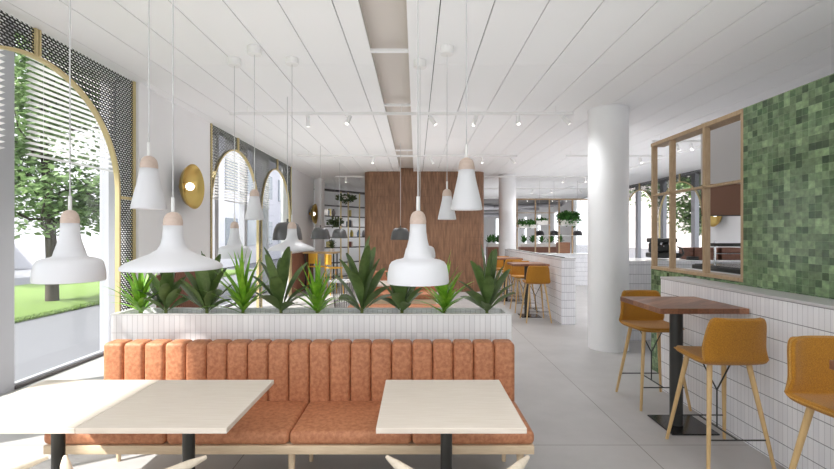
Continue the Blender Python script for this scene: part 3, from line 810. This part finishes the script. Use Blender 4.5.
# ================================================================== BRASS WALL DISHES
def make_dish(label, x, y, z, side=1):
    r = thing('wall_lamp', label, 'wall lamp', (x, y, z), 0, 'brass dish wall lamps')
    b = B(); pr = [(.05, .04), (.1, .055), (.2, .085), (.27, .125), (.305, .18), (.308, .185)]
    lathe(b, [(a, side * c) for a, c in pr], axis='X', seg=64)
    s = obj('dish', b, M['brass_dish'], r, sharp=80); m = s.modifiers.new('t', 'SOLIDIFY'); m.thickness = .006
    b = B(); lathe(b, [(max(.0005, .055 * math.sin(PI * k / 12)), side * (.13 - .055 * math.cos(PI * k / 12))) for k in range(13)], axis='X', seg=32); obj('globe', b, M['globe'], r, sharp=180)
    b = B(); lathe(b, [(.05, 0), (.05, side * .05)], axis='X', seg=24, cap0=True, cap1=True); obj('wall_plate', b, M['gold'], r)
    return r
make_dish('large round brass dish lamp on the white wall left of the centre', XS + .001, 6.2, 2.26)
make_dish('small-looking brass dish lamp on the left wall beside the white column', XS + .001, 13.7, 2.23)
make_dish('brass dish lamp inside the kitchen, partly hidden by the brown hood', XR - .36, 11.3, 2.1, -1)

# ================================================================== KITCHEN (right, through the frame)
b = B(); box(b, 3.24, 3.95, 5.0, 5.12, 2.165, 2.86); struct('trim_7', b, M['bulkhead'])
t = thing('hanging_board', 'brown panel hanging under the pale bulkhead behind the timber frame', 'panel', (3.6, 5.06, 1.817))
b = B(); box(b, -.36, .35, -.05, .05, .0, .346, .003, 1); obj('board', b, M['copper'], t)
b = B(); box(b, -.36, .35, -.05, .05, -.008, -.0005); obj('edge_strip', b, M['black'], t)
def counter(name, label, x0, x1, y0, y1, z, bodym, topm, cat='counter', toe=.08):
    r = thing(name, label, cat, ((x0 + x1) / 2, (y0 + y1) / 2, 0)); hx, hy = (x1 - x0) / 2, (y1 - y0) / 2
    b = B(); box(b, -hx + .02, hx - .02, -hy + .02, hy - .02, 0, z - .031); obj('body', b, bodym, r)
    b = B(); box(b, -hx, hx, -hy, hy, z - .03, z, .003, 1); obj('worktop', b, topm, r); return r
counter('kitchen_counter', 'white kitchen counter just behind the tiled kitchen end wall', 3.1, 6.9, 6.98, 7.62, 1.2, M['white'], M['white_gloss'])
counter('kitchen_counter', 'dark cooking counter directly behind the timber frame', 3.32, 4.1, 3.9, 5.55, 1.19, M['black'], M['white_gloss'])
t = thing('glass_hob', 'black low cooking unit on the counter behind the timber frame', 'hob', (3.7, 4.75, 1.191))
b = B(); box(b, -.36, .36, -.75, .7, 0, .05, .006, 2); obj('casing', b, M['black'], t)
b = B(); box(b, -.34, .34, -.73, .68, .0505, .058, .003, 1); obj('glass_top', b, M['black_gloss'], t)
t = thing('serving_gantry', 'chrome gantry with a black shelf inside the kitchen', 'shelf', (3.65, 5.2, 1.25)); t.location = (3.9, 5.72, 0)
b = B(); box(b, -.14, 1.0, -.12, .12, 1.45, 1.49, .004, 1); obj('shelf', b, M['black'], t)
for x in (-.1, .9):
    b = B(); tube(b, [(x, 0, 0), (x, 0, 1.52)], .014, 12); obj('post', b, M['chrome'], t)
for z in (1.24, 1.36):
    b = B(); tube(b, [(-.1, 0, z), (.9, 0, z)], .008, 8); obj('rail', b, M['chrome'], t)
def crate(x, y, z, w, d, h, label):
    t = thing('wooden_crate', label, 'crate', (x, y, z), 0, 'brown slatted crates in the kitchen')
    b = B(); n = 3; hh = h / n
    for k in range(n):
        z0, z1 = k * hh + .004, (k + 1) * hh - .004
        box(b, -w / 2, w / 2, -d / 2, -d / 2 + .015, z0, z1); box(b, -w / 2, w / 2, d / 2 - .015, d / 2, z0, z1)
        box(b, -w / 2, -w / 2 + .015, -d / 2, d / 2, z0, z1); box(b, w / 2 - .015, w / 2, -d / 2, d / 2, z0, z1)
    obj('slats', b, M['reeded'], t)
    b = B(); box(b, -w / 2 + .016, w / 2 - .016, -d / 2 + .016, d / 2 - .016, 0, .012); obj('base', b, M['reeded'], t)
crate(4.55, 7.25, 1.201, .40, .4, .19, 'brown slatted crate on the kitchen counter, left of two')
crate(5.0, 7.25, 1.201, .44, .4, .19, 'brown slatted crate on the kitchen counter, right of two')
# coffee machine
t = thing('coffee_machine', 'black coffee machine with curved arms on the kitchen counter beyond the pillar', 'coffee machine', (3.98, 7.25, 1.201)); t.scale = (.74, .8, .9)
b = B(); box(b, -.27, .27, -.22, .22, .03, .12, .03, 3); obj('base', b, M['black'], t)
b = B(); box(b, -.22, .22, -.02, .2, .12, .30, .03, 3); obj('body', b, M['black'], t)
b = B(); box(b, -.26, .2, -.2, .2, .301, .38, .025, 3); obj('top', b, M['black'], t)
for x in (-.25, .25):
    b = B(); tube(b, [(x, -.2, .05), (x * 1.15, -.24, .12), (x * 1.1, -.22, .2), (x * .8, -.16, .23)], [.022, .02, .016, .012], 10); obj('arm', b, M['black'], t)
for x in (-.1, .08):
    b = B(); tube(b, [(x, -.1, .30), (x, -.1, .25), (x, -.2, .24)], [.025, .02, .01], 10); obj('group_head', b, M['chrome'], t)
t = thing('soap_block', 'small black box on the kitchen counter behind the timber posts', 'box', (4.35, 7.08, 1.201)); t.name = 'counter_box'
b = B(); box(b, -.07, .07, -.05, .05, 0, .055, .005, 2); obj('casing', b, M['black'], t)
# ================================================================== FAR COUNTER AND ITS GOLD FRAME
r = counter('tiled_counter', 'white tiled cross counter beyond the half wall, under the brass shelf frame', 2.9, 6.6, 14.1, 14.8, 1.0, M['tile_wall'], M['white_gloss'])
root = thing('brass_shelf_frame', 'tall thin brass shelf frame standing on the far counter', 'shelf', (4.25, 14.35, 1.0))
def gf(name, x0, x1, z0, z1, mat=M['oak'], y=0, w=.03):
    b = B(); box(b, x0 - 4.25, x1 - 4.25, y - w, y + w, z0 - 1.0, z1 - 1.0); obj(name, b, mat, root)
for px in (517, 535.3, 549.3, 559, 572.3):
    x = (px - 416) * 14.35 / 450; gf('post', x - .018, x + .018, 1.0, 2.70)
gf('top_rail', 3.19, 6.5, 2.70, 2.745); gf('middle_rail', 3.19, 6.5, 2.28, 2.30)
gf('shelf', 3.19, 3.95, 1.80, 1.815, M['white_metal'], 0, .12); gf('shelf', 3.95, 6.5, 1.56, 1.57, M['white_metal'], 0, .12); gf('shelf', 3.85, 4.3, 1.9, 1.915, M['white_metal'], 0, .12)
gf('shelf', 4.5, 5.3, 1.88, 1.895, M['white_metal'], 0, .14)
def bushy(seed, rx, ry, rz, n, leaf=.05, trail=0.0):
    R = random.Random(seed); b = B()
    for i in range(n):
        th, u = R.uniform(0, 2 * PI), R.uniform(-1, 1); q = math.sqrt(1 - u * u); rr = R.uniform(.6, 1)
        p = Vector((rx * q * math.cos(th) * rr, ry * q * math.sin(th) * rr, rz * u * rr))
        if trail and R.random() < .35: p.z -= R.uniform(0, trail); 
        a = Vector((R.uniform(-1, 1), R.uniform(-1, 1), R.uniform(-.6, 1))).normalized(); s = a.cross(Vector((R.uniform(-1, 1), R.uniform(-1, 1), R.uniform(-1, 1)))).normalized()
        L = leaf * R.uniform(.7, 1.3)
        vs = [b.verts.new(p), b.verts.new(p + a * L * .5 + s * L * .28), b.verts.new(p + a * L), b.verts.new(p + a * L * .5 - s * L * .28)]
        b.faces.new(vs)
    return b
def potted(px, Y, z, w, h, label, fol, potm=M['pot'], name='planter_box', group='planters on the far brass frame', d=.1, seed=1):
    x, y = at(px, Y); t = thing(name, label, 'plant', (x, y, z), 0, group)
    b = B(); box(b, -w / 2, w / 2, -d, d, 0, h, .01, 2); obj('trough', b, potm, t)
    bb = bushy(seed, *fol[:3], fol[3], fol[4], fol[5]); bmesh.ops.translate(bb, verts=bb.verts, vec=(0, 0, h + fol[6])); obj('foliage', bb, M['small_leaf'], t, recalc=False)
potted(527, 14.35, 1.816, .56, .1, 'white trough of leafy plants at the left of the brass frame', (.36, .15, .09, 420, .09, .1, .05), seed=2)
potted(541.5, 14.35, 1.916, .38, .13, 'pale oval planter with low dark plants in the brass frame', (.22, .13, .04, 160, .06, 0, .03), seed=3)
potted(568, 14.35, 1.896, .5, .17, 'pale planter with the bushiest trailing green plant in the brass frame', (.37, .2, .14, 900, .1, .22, .12), seed=4)
t = thing('wooden_cabinet', 'small walnut cabinet on the far counter behind the brass posts', 'cabinet', (*at(563, 14.5), 1.001))
b = B(); box(b, -.19, .19, -.12, .12, 0, .35, .004, 1); obj('carcass', b, M['reeded'], t)
b = B(); box(b, -.17, .17, -.132, -.121, .02, .33); obj('door', b, wood('cabinet_front', rgb(150, 108, 82), rgb(128, 88, 64)), t)

# long brown troughs with plants far back
def trough(x0, x1, y, label, n, seed):
    t = thing('plant_trough', label, 'planter', ((x0 + x1) / 2, y, 0), 0, 'brown troughs in the far hall'); L = (x1 - x0) / 2
    b = B(); box(b, -L, L, -.25, .25, 0, 1.05, .01, 1); obj('box', b, M['reeded'], t)
    b = B(); box(b, -L + .03, L - .03, -.2, .2, 1.051, 1.2, .01, 1); obj('liner', b, M['pot'], t)
    for k in range(n):
        x = (x0 + x1) / 2 - L + (k + .5) * 2 * L / n
        p = thing('leafy_plant', ['leafy plant in the far brown trough beyond the walnut block', 'leafy plant in the far brown trough under the brass frame'][seed > 20], 'plant', (x, y, 1.2), 0, ['plants left of the far pillar', 'plants right of the far pillar'][seed > 20])
        bb = broad(seed + k, .36); obj('foliage', bb, M['small_leaf'], p, recalc=False); p.scale = (1.1, 1.1, 1)
trough(3.15, 3.75, 20.0, 'brown plant trough between the walnut block and the far pillar', 3, 10)
trough(4.6, 6.6, 20.0, 'brown plant trough in the far hall right of the far pillar', 5, 30)
# pale ducts under the dark far ceiling
for i, (xa, ya, xb, yb, z) in enumerate(((-1, 24, 9, 30, 3.3), (2, 30, 7.9, 24.5, 3.25), (0, 33, 7.9, 35, 3.1))):
    t = thing('ceiling_duct', ['pale duct nearest under the dark far ceiling', 'pale duct crossing diagonally under the dark far ceiling', 'lowest pale duct at the back of the far hall'][i], 'duct', ((xa + xb) / 2, (ya + yb) / 2, z))
    v = Vector((xb - xa, yb - ya, 0)) / 2
    if xb > 7.9: v = v * .8
    b = B(); tube(b, [-v, v], .13, 14); obj('pipe', b, M['grey_frame'], t)
    b = B(); tube(b, [(0, 0, .1), (0, 0, H + .12 - z)], .012, 6); obj('hanger', b, M['grey_frame'], t)

# ================================================================== BACK LEFT: SHELVES, TABLE, STOOLS
root = thing('open_shelving', 'tall open shelving with dark shelves and brass posts left of the walnut block', 'shelving', (-3.3, 15.3, 0), math.atan2(1.9, 1.6))
LS = 2.45
for z in (3.17, 2.62, 2.25, 1.88, 1.51, 1.14, .6, .1):
    b = B(); box(b, 0, LS, -.0 if z > 3 else 0, .28, z - (.04 if z > 3 else .02), z + (.01 if z > 3 else .01)); obj('shelf', b, M['dark_shelf'], root)
for x in (.12, .95, 1.3, 1.85, 2.35):
    b = B(); box(b, x - .02, x + .02, -.03, -.001, 0, 3.12); obj('post', b, M['gold_trim'], root)
def onshelf(s, z, Y=.14):
    a = math.atan2(1.9, 1.6); return (-3.3 + s * math.cos(a) - Y * math.sin(a), 15.3 + s * math.sin(a) + Y * math.cos(a), z)
R = random.Random(5)
for z, row, word in ((2.261, [.35, .42, .49, .56, 1.5], 'second shelf down'), (1.891, [1.42, 1.49, 1.56], 'third shelf down'), (1.151, [.5, .57, .64, 1.5, 1.57], 'lowest visible shelf')):
    for k, s in enumerate(row):
        b = B(); hh = R.uniform(.18, .26); box(b, -.022, .022, -.08, .08, 0, hh, .003, 1)
        o = obj('book', b, simple('book_cover', R.choice([rgb(176, 120, 112), rgb(214, 196, 130), rgb(196, 190, 186), rgb(120, 128, 140), rgb(226, 220, 214)]), .7), None, onshelf(s, z), )
        o.rotation_euler.z = math.atan2(1.9, 1.6)
        tag(o, f'upright book on the {word} of the open shelving', 'book', f'books on the {word}')
for s, z, col, lab in ((.75, 2.261, rgb(90, 80, 78), 'dark vase on the upper shelf of the open shelving'), (1.95, 1.521, rgb(120, 160, 205), 'blue vase on the open shelving beside the walnut block'), (2.2, 1.521, rgb(180, 180, 184), 'grey vase beside the blue one on the open shelving'), (1.6, 1.521, rgb(232, 212, 120), 'pale yellow vase on the open shelving')):
    b = B(); lathe(b, [(.0005, 0), (.05, 0), (.07, .08), (.06, .16), (.03, .2), (.035, .24)], seg=24)
    tag(obj('vase', b, simple('vase_glaze', col, .3), None, onshelf(s, z)), lab, 'vase', 'vases on the open shelving')
t = thing('hanging_plant', 'bushy plant hanging from a cord in front of the open shelving', 'plant', (*at(346, 13.9), 2.74))
bb = bushy(8, .32, .18, .07, 420, .09, .12); obj('foliage', bb, M['olive_leaf'], t, recalc=False)
b = B(); tube(b, [(0, 0, 0), (0, 0, H - 2.74)], .004, 6); obj('cord', b, M['cord'], t)
b = B(); lathe(b, [(.0005, -.06), (.12, -.05), (.15, .04)], seg=24); obj('pot', b, M['pot'], t)
t = thing('hanging_plant', 'olive plant hanging behind the paired grey domes', 'plant', (*at(335, 13.5), 1.98))
bb = bushy(9, .22, .15, .10, 180, .11, .08); obj('foliage', bb, M['olive_leaf'], t, recalc=False)
b = B(); tube(b, [(0, 0, 0), (0, 0, H - 1.98)], .004, 6); obj('cord', b, M['cord'], t)
# tall table with a potted plant and bright yellow stools
t = thing('bar_table', 'distant pale oak bar table carrying a potted plant', 'bar table', (-2.75, 13.0, 0))
b = B(); box(b, -.44, .5, -.35, .35, 1.06, 1.1, .004, 1); obj('tabletop', b, M['oak_leg'], t)
for x in (-.38, .42):
    for y in (-.28, .28):
        b = B(); tube(b, [(x, y, 1.06), (x, y, 0)], .02, 8); obj('leg', b, M['black'], t)
t = thing('potted_plant', 'small spiky plant in a pot on the distant oak bar table', 'plant', (*at(332, 12.9), 1.1))
b = B(); lathe(b, [(.0005, .001), (.06, 0), (.08, .1)], seg=20); obj('pot', b, M['pot'], t)
bb = spiky(77, .3); bmesh.ops.translate(bb, verts=bb.verts, vec=(0, 0, .08)); obj('foliage', bb, M['olive_leaf'], t, recalc=False)
ym = simple('yellow_seat', rgb(226, 172, 62), .6)
def yellow_stool(x, y, rz, label):
    t = thing('yellow_stool', label, 'bar stool', (x, y, 0), rz, 'bright yellow stools beyond the planter')
    b = B(); box(b, -.19, .19, -.18, .18, .70, .73, .012, 2); obj('seat', b, ym, t)
    b = B(); box(b, -.18, .18, .15, .18, .80, 1.08, .012, 2); obj('backrest', b, ym, t)
    for sx in (-1, 1):
        for sy in (-1, 1):
            b = B(); tube(b, [(sx * .15, sy * .15, 1.0 if sy > 0 else .7), (sx * .19, sy * .2, 0)], .012, 8); obj('leg', b, ym, t)
yellow_stool(-2.72, 12.45, PI * .8, 'bright yellow stool left of two beyond the planter')
yellow_stool(-2.2, 12.0, PI * .72, 'bright yellow stool right of two beyond the planter')
# low wire side table
t = thing('wire_side_table', 'round white side table on a black wire cage behind the planter', 'side table', (*at(343, 9.6), 0))
b = B(); lathe(b, [(.0005, .60), (.30, .60), (.305, .61), (.30, .625), (.0005, .626)], seg=40); obj('tabletop', b, M['white_gloss'], t)
b = B()
for k in range(24):
    a = 2 * PI * k / 24; tube(b, [(.17 * math.cos(a), .17 * math.sin(a), .01), (.24 * math.cos(a), .24 * math.sin(a), .6)], .004, 5)
obj('wire_cage', b, M['black'], t)
b = B(); lathe(b, [(.0005, 0), (.2, 0), (.2, .012), (.0005, .013)], seg=32); obj('base', b, M['black'], t)
# second banquette and table behind the planter
t = thing('banquette', 'second terracotta bench glimpsed behind the plants left of the central bell', 'bench', (-.35, 7.2, 0))
b = B(); box(b, -.75, .75, -.28, .28, .34, .45, .03, 3); obj('seat_cushion', b, M['leather'], t)
b = B(); box(b, -.74, .74, -.27, .27, .28, .339); obj('base_frame', b, M['ash_frame'], t)
for x in (-.65, .65):
    for y in (-.2, .2):
        b = B(); tube(b, [(x, y, .28), (x, y, 0)], .018, 8); obj('leg', b, M['ash_frame'], t)
t = thing('dining_table', 'pale dining table glimpsed behind the plants, beyond the second bench', 'table', (-.35, 7.95, 0))
b = B(); box(b, -.6, .6, -.35, .35, .72, .75, .003, 1); obj('tabletop', b, M['ash'], t)
b = B(); tube(b, [(0, 0, .01), (0, 0, .72)], .03, 16); obj('pedestal', b, M['black'], t)
b = B(); box(b, -.22, .22, -.22, .22, 0, .012); obj('base_plate', b, M['black'], t)
t = thing('banquette', 'third terracotta bench with a backrest farther behind the plants', 'bench', (-.35, 9.0, 0))
b = B(); box(b, -.75, .75, -.28, .28, .34, .45, .03, 3); obj('seat_cushion', b, M['leather'], t)
b = B(); box(b, -.75, .75, .24, .36, .34, .85, .03, 3); obj('backrest', b, M['leather'], t)
b = B(); box(b, -.74, .74, -.27, .27, .02, .339); obj('base_frame', b, M['ash_frame'], t)

# ================================================================== OUTSIDE
b = B(); box(b, -60, XL - .12, -30, 70, -.2, -.03); tag(obj('ground_path', b, M['path']), 'pale paved path outside the glass', None, None, 'structure')
b = B(); box(b, XR + .12, 60, -30, 70, -.2, -.03); tag(obj('ground_right', b, M['path']), None, None, None, 'structure')
b = B(); box(b, -12.4, -7.35, -8, 20.3, -.03, .02, .02, 2); tag(obj('lawn', b, M['grass']), 'mown green lawn outside the left windows', 'lawn', None, 'stuff')
R = random.Random(3); b = B()
for i in range(5000):
    y = R.uniform(6, 20.2); x = -7.35 + R.uniform(-.14, .03); h = R.uniform(.02, .06)
    a = R.uniform(0, PI); dx, dy = .008 * math.cos(a), .008 * math.sin(a)
    vs = [b.verts.new((x - dx, y - dy, -.02)), b.verts.new((x + dx, y + dy, -.02)), b.verts.new((x + R.uniform(-.03, .03), y + R.uniform(-.03, .03), .02 + h))]; b.faces.new(vs)
tag(obj('grass_edge', b, M['grass'], recalc=False), 'ragged grass along the edge of the lawn', 'grass', None, 'stuff')
b = B(); box(b, -24, -12.5, -10, 45, -.03, -.01); tag(obj('ground_road', b, M['road']), None, None, None, 'structure')

def tree(x, y, h, cr, label, seed, n=9000, zc=None, name='tree', group=None, leaf=.2):
    R = random.Random(seed); t = thing(name, label, 'tree', (x, y, 0), 0, group)
    b = B(); tr = []
    for i in range(7):
        q = i / 6; tr.append((.06 * math.sin(q * 5 + seed), .06 * math.cos(q * 4), q * h * .8))
    tube(b, tr, [.14 * (1 - .75 * i / 6) for i in range(7)], 12); obj('trunk', b, M['trunk'], t)
    b = B(); tips = []
    for i in range(26):
        q = R.uniform(.28, .95); z = q * h * .8; az = i * 2.4; L = cr * R.uniform(.5, .95) * (1.15 - .5 * q)
        p0 = Vector((0, 0, z)); pts = [p0]
        for k in range(1, 5):
            f = k / 4; pts.append(p0 + Vector((math.cos(az + .3 * f) * L * f, math.sin(az + .3 * f) * L * f, L * .35 * f + .15 * math.sin(4 * f + i))))
        tube(b, pts, [.045, .034, .024, .014, .006], 6); tips += pts[1:]
    obj('branches', b, M['trunk'], t)
    b = B()
    cl = [p + Vector((R.gauss(0, .35), R.gauss(0, .35), R.gauss(.1, .3))) for p in tips for _ in range(3)]
    for i in range(n):
        c = R.choice(cl); p = c + Vector((R.gauss(0, .26), R.gauss(0, .26), R.gauss(0, .13)))
        if p.z < h * .22: continue
        a = Vector((R.uniform(-1, 1), R.uniform(-1, 1), R.uniform(-.5, .5))).normalized(); s = a.cross(Vector((0, 0, 1)) + Vector((R.uniform(-.6, .6), R.uniform(-.6, .6), 0))).normalized(); L = leaf * R.uniform(.5, 1.1)
        b.faces.new([b.verts.new(p), b.verts.new(p + a * L * .5 + s * L * .3), b.verts.new(p + a * L), b.verts.new(p + a * L * .5 - s * L * .3)])
    obj('crown', b, M['tree_leaf'], t, recalc=False)
tree(-8.75, 10.7, 7.2, 3.0, 'leafy tree on the lawn with its trunk in the left window', 1, 15000)
tree(-18.5, 12.5, 8.5, 3.2, 'tree across the road behind the lawn tree', 2, 9000, leaf=.28)
tree(12.6, 19.2, 7.0, 3.4, 'tree outside the right windows beyond the kitchen', 5, 12000, leaf=.26)

def building(x0, x1, y0, y1, h, wallm, label, floors=3, cols=6, side='x'):
    t = thing('building', label, 'building', ((x0 + x1) / 2, (y0 + y1) / 2, 0), 0, 'pale buildings across the road'); cx, cy = (x0 + x1) / 2, (y0 + y1) / 2
    b = B(); box(b, x0 - cx, x1 - cx, y0 - cy, y1 - cy, 0, h); obj('wall', b, wallm, t)
    b = B(); box(b, x0 - cx - .3, x1 - cx + .3, y0 - cy - .3, y1 - cy + .3, h, h + .3); obj('roof', b, M['facade'], t)
    for f in range(floors):
        for c in range(cols):
            yy = y0 - cy + (c + .5) * (y1 - y0) / cols; z = (f + .35) * h / floors
            b = B(); box(b, x1 - cx - .02, x1 - cx + .06, yy - .7, yy + .7, z, z + h / floors * .5); obj('window', b, M['facade_glass'], t)
building(-38, -26, 2, 26, 8.5, M['facade'], 'pale building across the road on the left', 3, 6)
building(-38, -28, 29, 60, 7.5, M['facade_brick'], 'brownish building farther along the road on the left', 3, 8)
building(-20, -9.2, 21, 46, 8.5, simple('lilac_render', rgb(222, 220, 228), .9), 'pale lilac building close outside, seen through the farther left arches', 3, 9)
building(26, 34, 8, 60, 9, M['facade'], 'added pale building dimming the bright sky outside the right-hand windows', 3, 8)  # added to hold back blown-out sky behind the right-hand glass
# low clipped hedge in front of the buildings
b = bushy(21, .6, 11, .42, 9000, .35); bmesh.ops.translate(b, verts=b.verts, vec=(-24.6, 13, .42))
tag(obj('hedge', b, M['tree_leaf'], recalc=False), 'low clipped hedge in front of the pale building', 'hedge')

# ================================================================== LIGHT
w = bpy.data.worlds.new('sky'); sc.world = w; w.use_nodes = True
nt = w.node_tree; nt.nodes.clear()
ow = nt.nodes.new('ShaderNodeOutputWorld'); bg = nt.nodes.new('ShaderNodeBackground')
sky = nt.nodes.new('ShaderNodeTexSky'); sky.sky_type = 'HOSEK_WILKIE'; sky.turbidity = 5; sky.ground_albedo = .6
sun_dir = Vector((1, .62, -1.10)).normalized()
sky.sun_direction = -sun_dir
mx = nt.nodes.new('ShaderNodeMix'); mx.data_type = 'RGBA'; mx.inputs[0].default_value = .8
nt.links.new(sky.outputs[0], mx.inputs[6]); mx.inputs[7].default_value = (.93, .96, 1.0, 1)
nt.links.new(mx.outputs[2], bg.inputs[0]); bg.inputs[1].default_value = 1.5
nt.links.new(bg.outputs[0], ow.inputs[0])
l = bpy.data.lights.new('sun', 'SUN'); l.energy = 6; l.angle = math.radians(1.2); l.color = (1, .97, .93)
o = bpy.data.objects.new('sun', l); C.objects.link(o); o.rotation_euler = sun_dir.to_track_quat('-Z', 'Y').to_euler(); o.location = (-8, -5, 12)
# sampling portals in the window planes (they emit nothing, only guide the sky light)
def portal(loc, rot, sx, sy):
    l = bpy.data.lights.new('window_portal', 'AREA'); l.shape = 'RECTANGLE'; l.size = sx; l.size_y = sy; l.cycles.is_portal = True
    o = bpy.data.objects.new('window_portal', l); C.objects.link(o); o.location = loc; o.rotation_euler = rot
portal((XL - .1, 5.4, HW / 2), (0, -PI / 2, 0), HW, 17.6)
portal((XR + .25, 20.8, H / 2), (0, PI / 2, 0), H, 31.6)
portal((1.9, YB - .25, 1.7), (PI / 2, 0, 0), 12, 3.0)
portal((3, YF + .1, 1.7), (-PI / 2, 0, 0), 14, 3.4)
# soft light from the white track spots, plus added fill spots without a track
def pointlight(x, y, z, e, r=.25):
    l = bpy.data.lights.new('track_and_fill_spot', 'SPOT'); l.energy = e; l.shadow_soft_size = r; l.color = (.97, .98, 1); l.spot_size = 2.3; l.spot_blend = .9
    o = bpy.data.objects.new('track_and_fill_spot', l); C.objects.link(o); o.location = (x, y, z)
for x in (-1.2, .6, 2.0):
    for y in (.3, 6.2, 9.5, 11.2): pointlight(x, y, 3.1, 42 if y > 1 else 60)  # nearest row is fill, added with no track built for it
for x in (3.6, 5.5):
    for y in (9.5, 12.9, 16.3, 20.3): pointlight(x, y, 3.1, 70)
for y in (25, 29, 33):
    for x in (0, 5): pointlight(x, y, 3.0, 330)  # added fill for the dim far hall, which has no track
pointlight(-2.9, 15.0, 3.1, 60); pointlight(-2.6, 17.4, 3.1, 60); pointlight(4.8, 8, 3.1, 70)  # the two by the shelving are added fill for its back wall

# added upward area fill that brightens the ceiling; no real fitting there
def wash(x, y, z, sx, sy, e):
    l = bpy.data.lights.new('added_ceiling_fill', 'AREA'); l.shape = 'RECTANGLE'; l.size = sx; l.size_y = sy; l.energy = e; l.color = (.97, .98, 1)
    o = bpy.data.objects.new('added_ceiling_fill', l); C.objects.link(o); o.location = (x, y, z); o.rotation_euler = (PI, 0, 0)
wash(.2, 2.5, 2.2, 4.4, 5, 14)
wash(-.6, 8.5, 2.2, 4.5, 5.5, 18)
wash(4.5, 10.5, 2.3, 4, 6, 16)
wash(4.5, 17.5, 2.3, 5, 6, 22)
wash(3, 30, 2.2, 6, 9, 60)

# ================================================================== CAMERA
cam = bpy.data.cameras.new('camera'); co = bpy.data.objects.new('camera', cam); C.objects.link(co)
co.location = (0, 0, 1.6); co.rotation_euler = (PI / 2, 0, 0)
cam.sensor_width = 36; cam.lens = 450 / 834 * 36; cam.shift_x = 1 / 834; cam.clip_end = 300; cam.clip_start = .05
sc.camera = co
sc.view_settings.view_transform = 'Standard'; sc.view_settings.look = 'None'; sc.view_settings.gamma = 1; sc.view_settings.use_curve_mapping = False
sc.view_settings.exposure = 0.76
sc.cycles.use_denoising = True
sc.cycles.max_bounces = 10; sc.cycles.diffuse_bounces = 6; sc.cycles.transparent_max_bounces = 32
sc.cycles.sample_clamp_indirect = 8; sc.cycles.caustics_reflective = False; sc.cycles.caustics_refractive = False
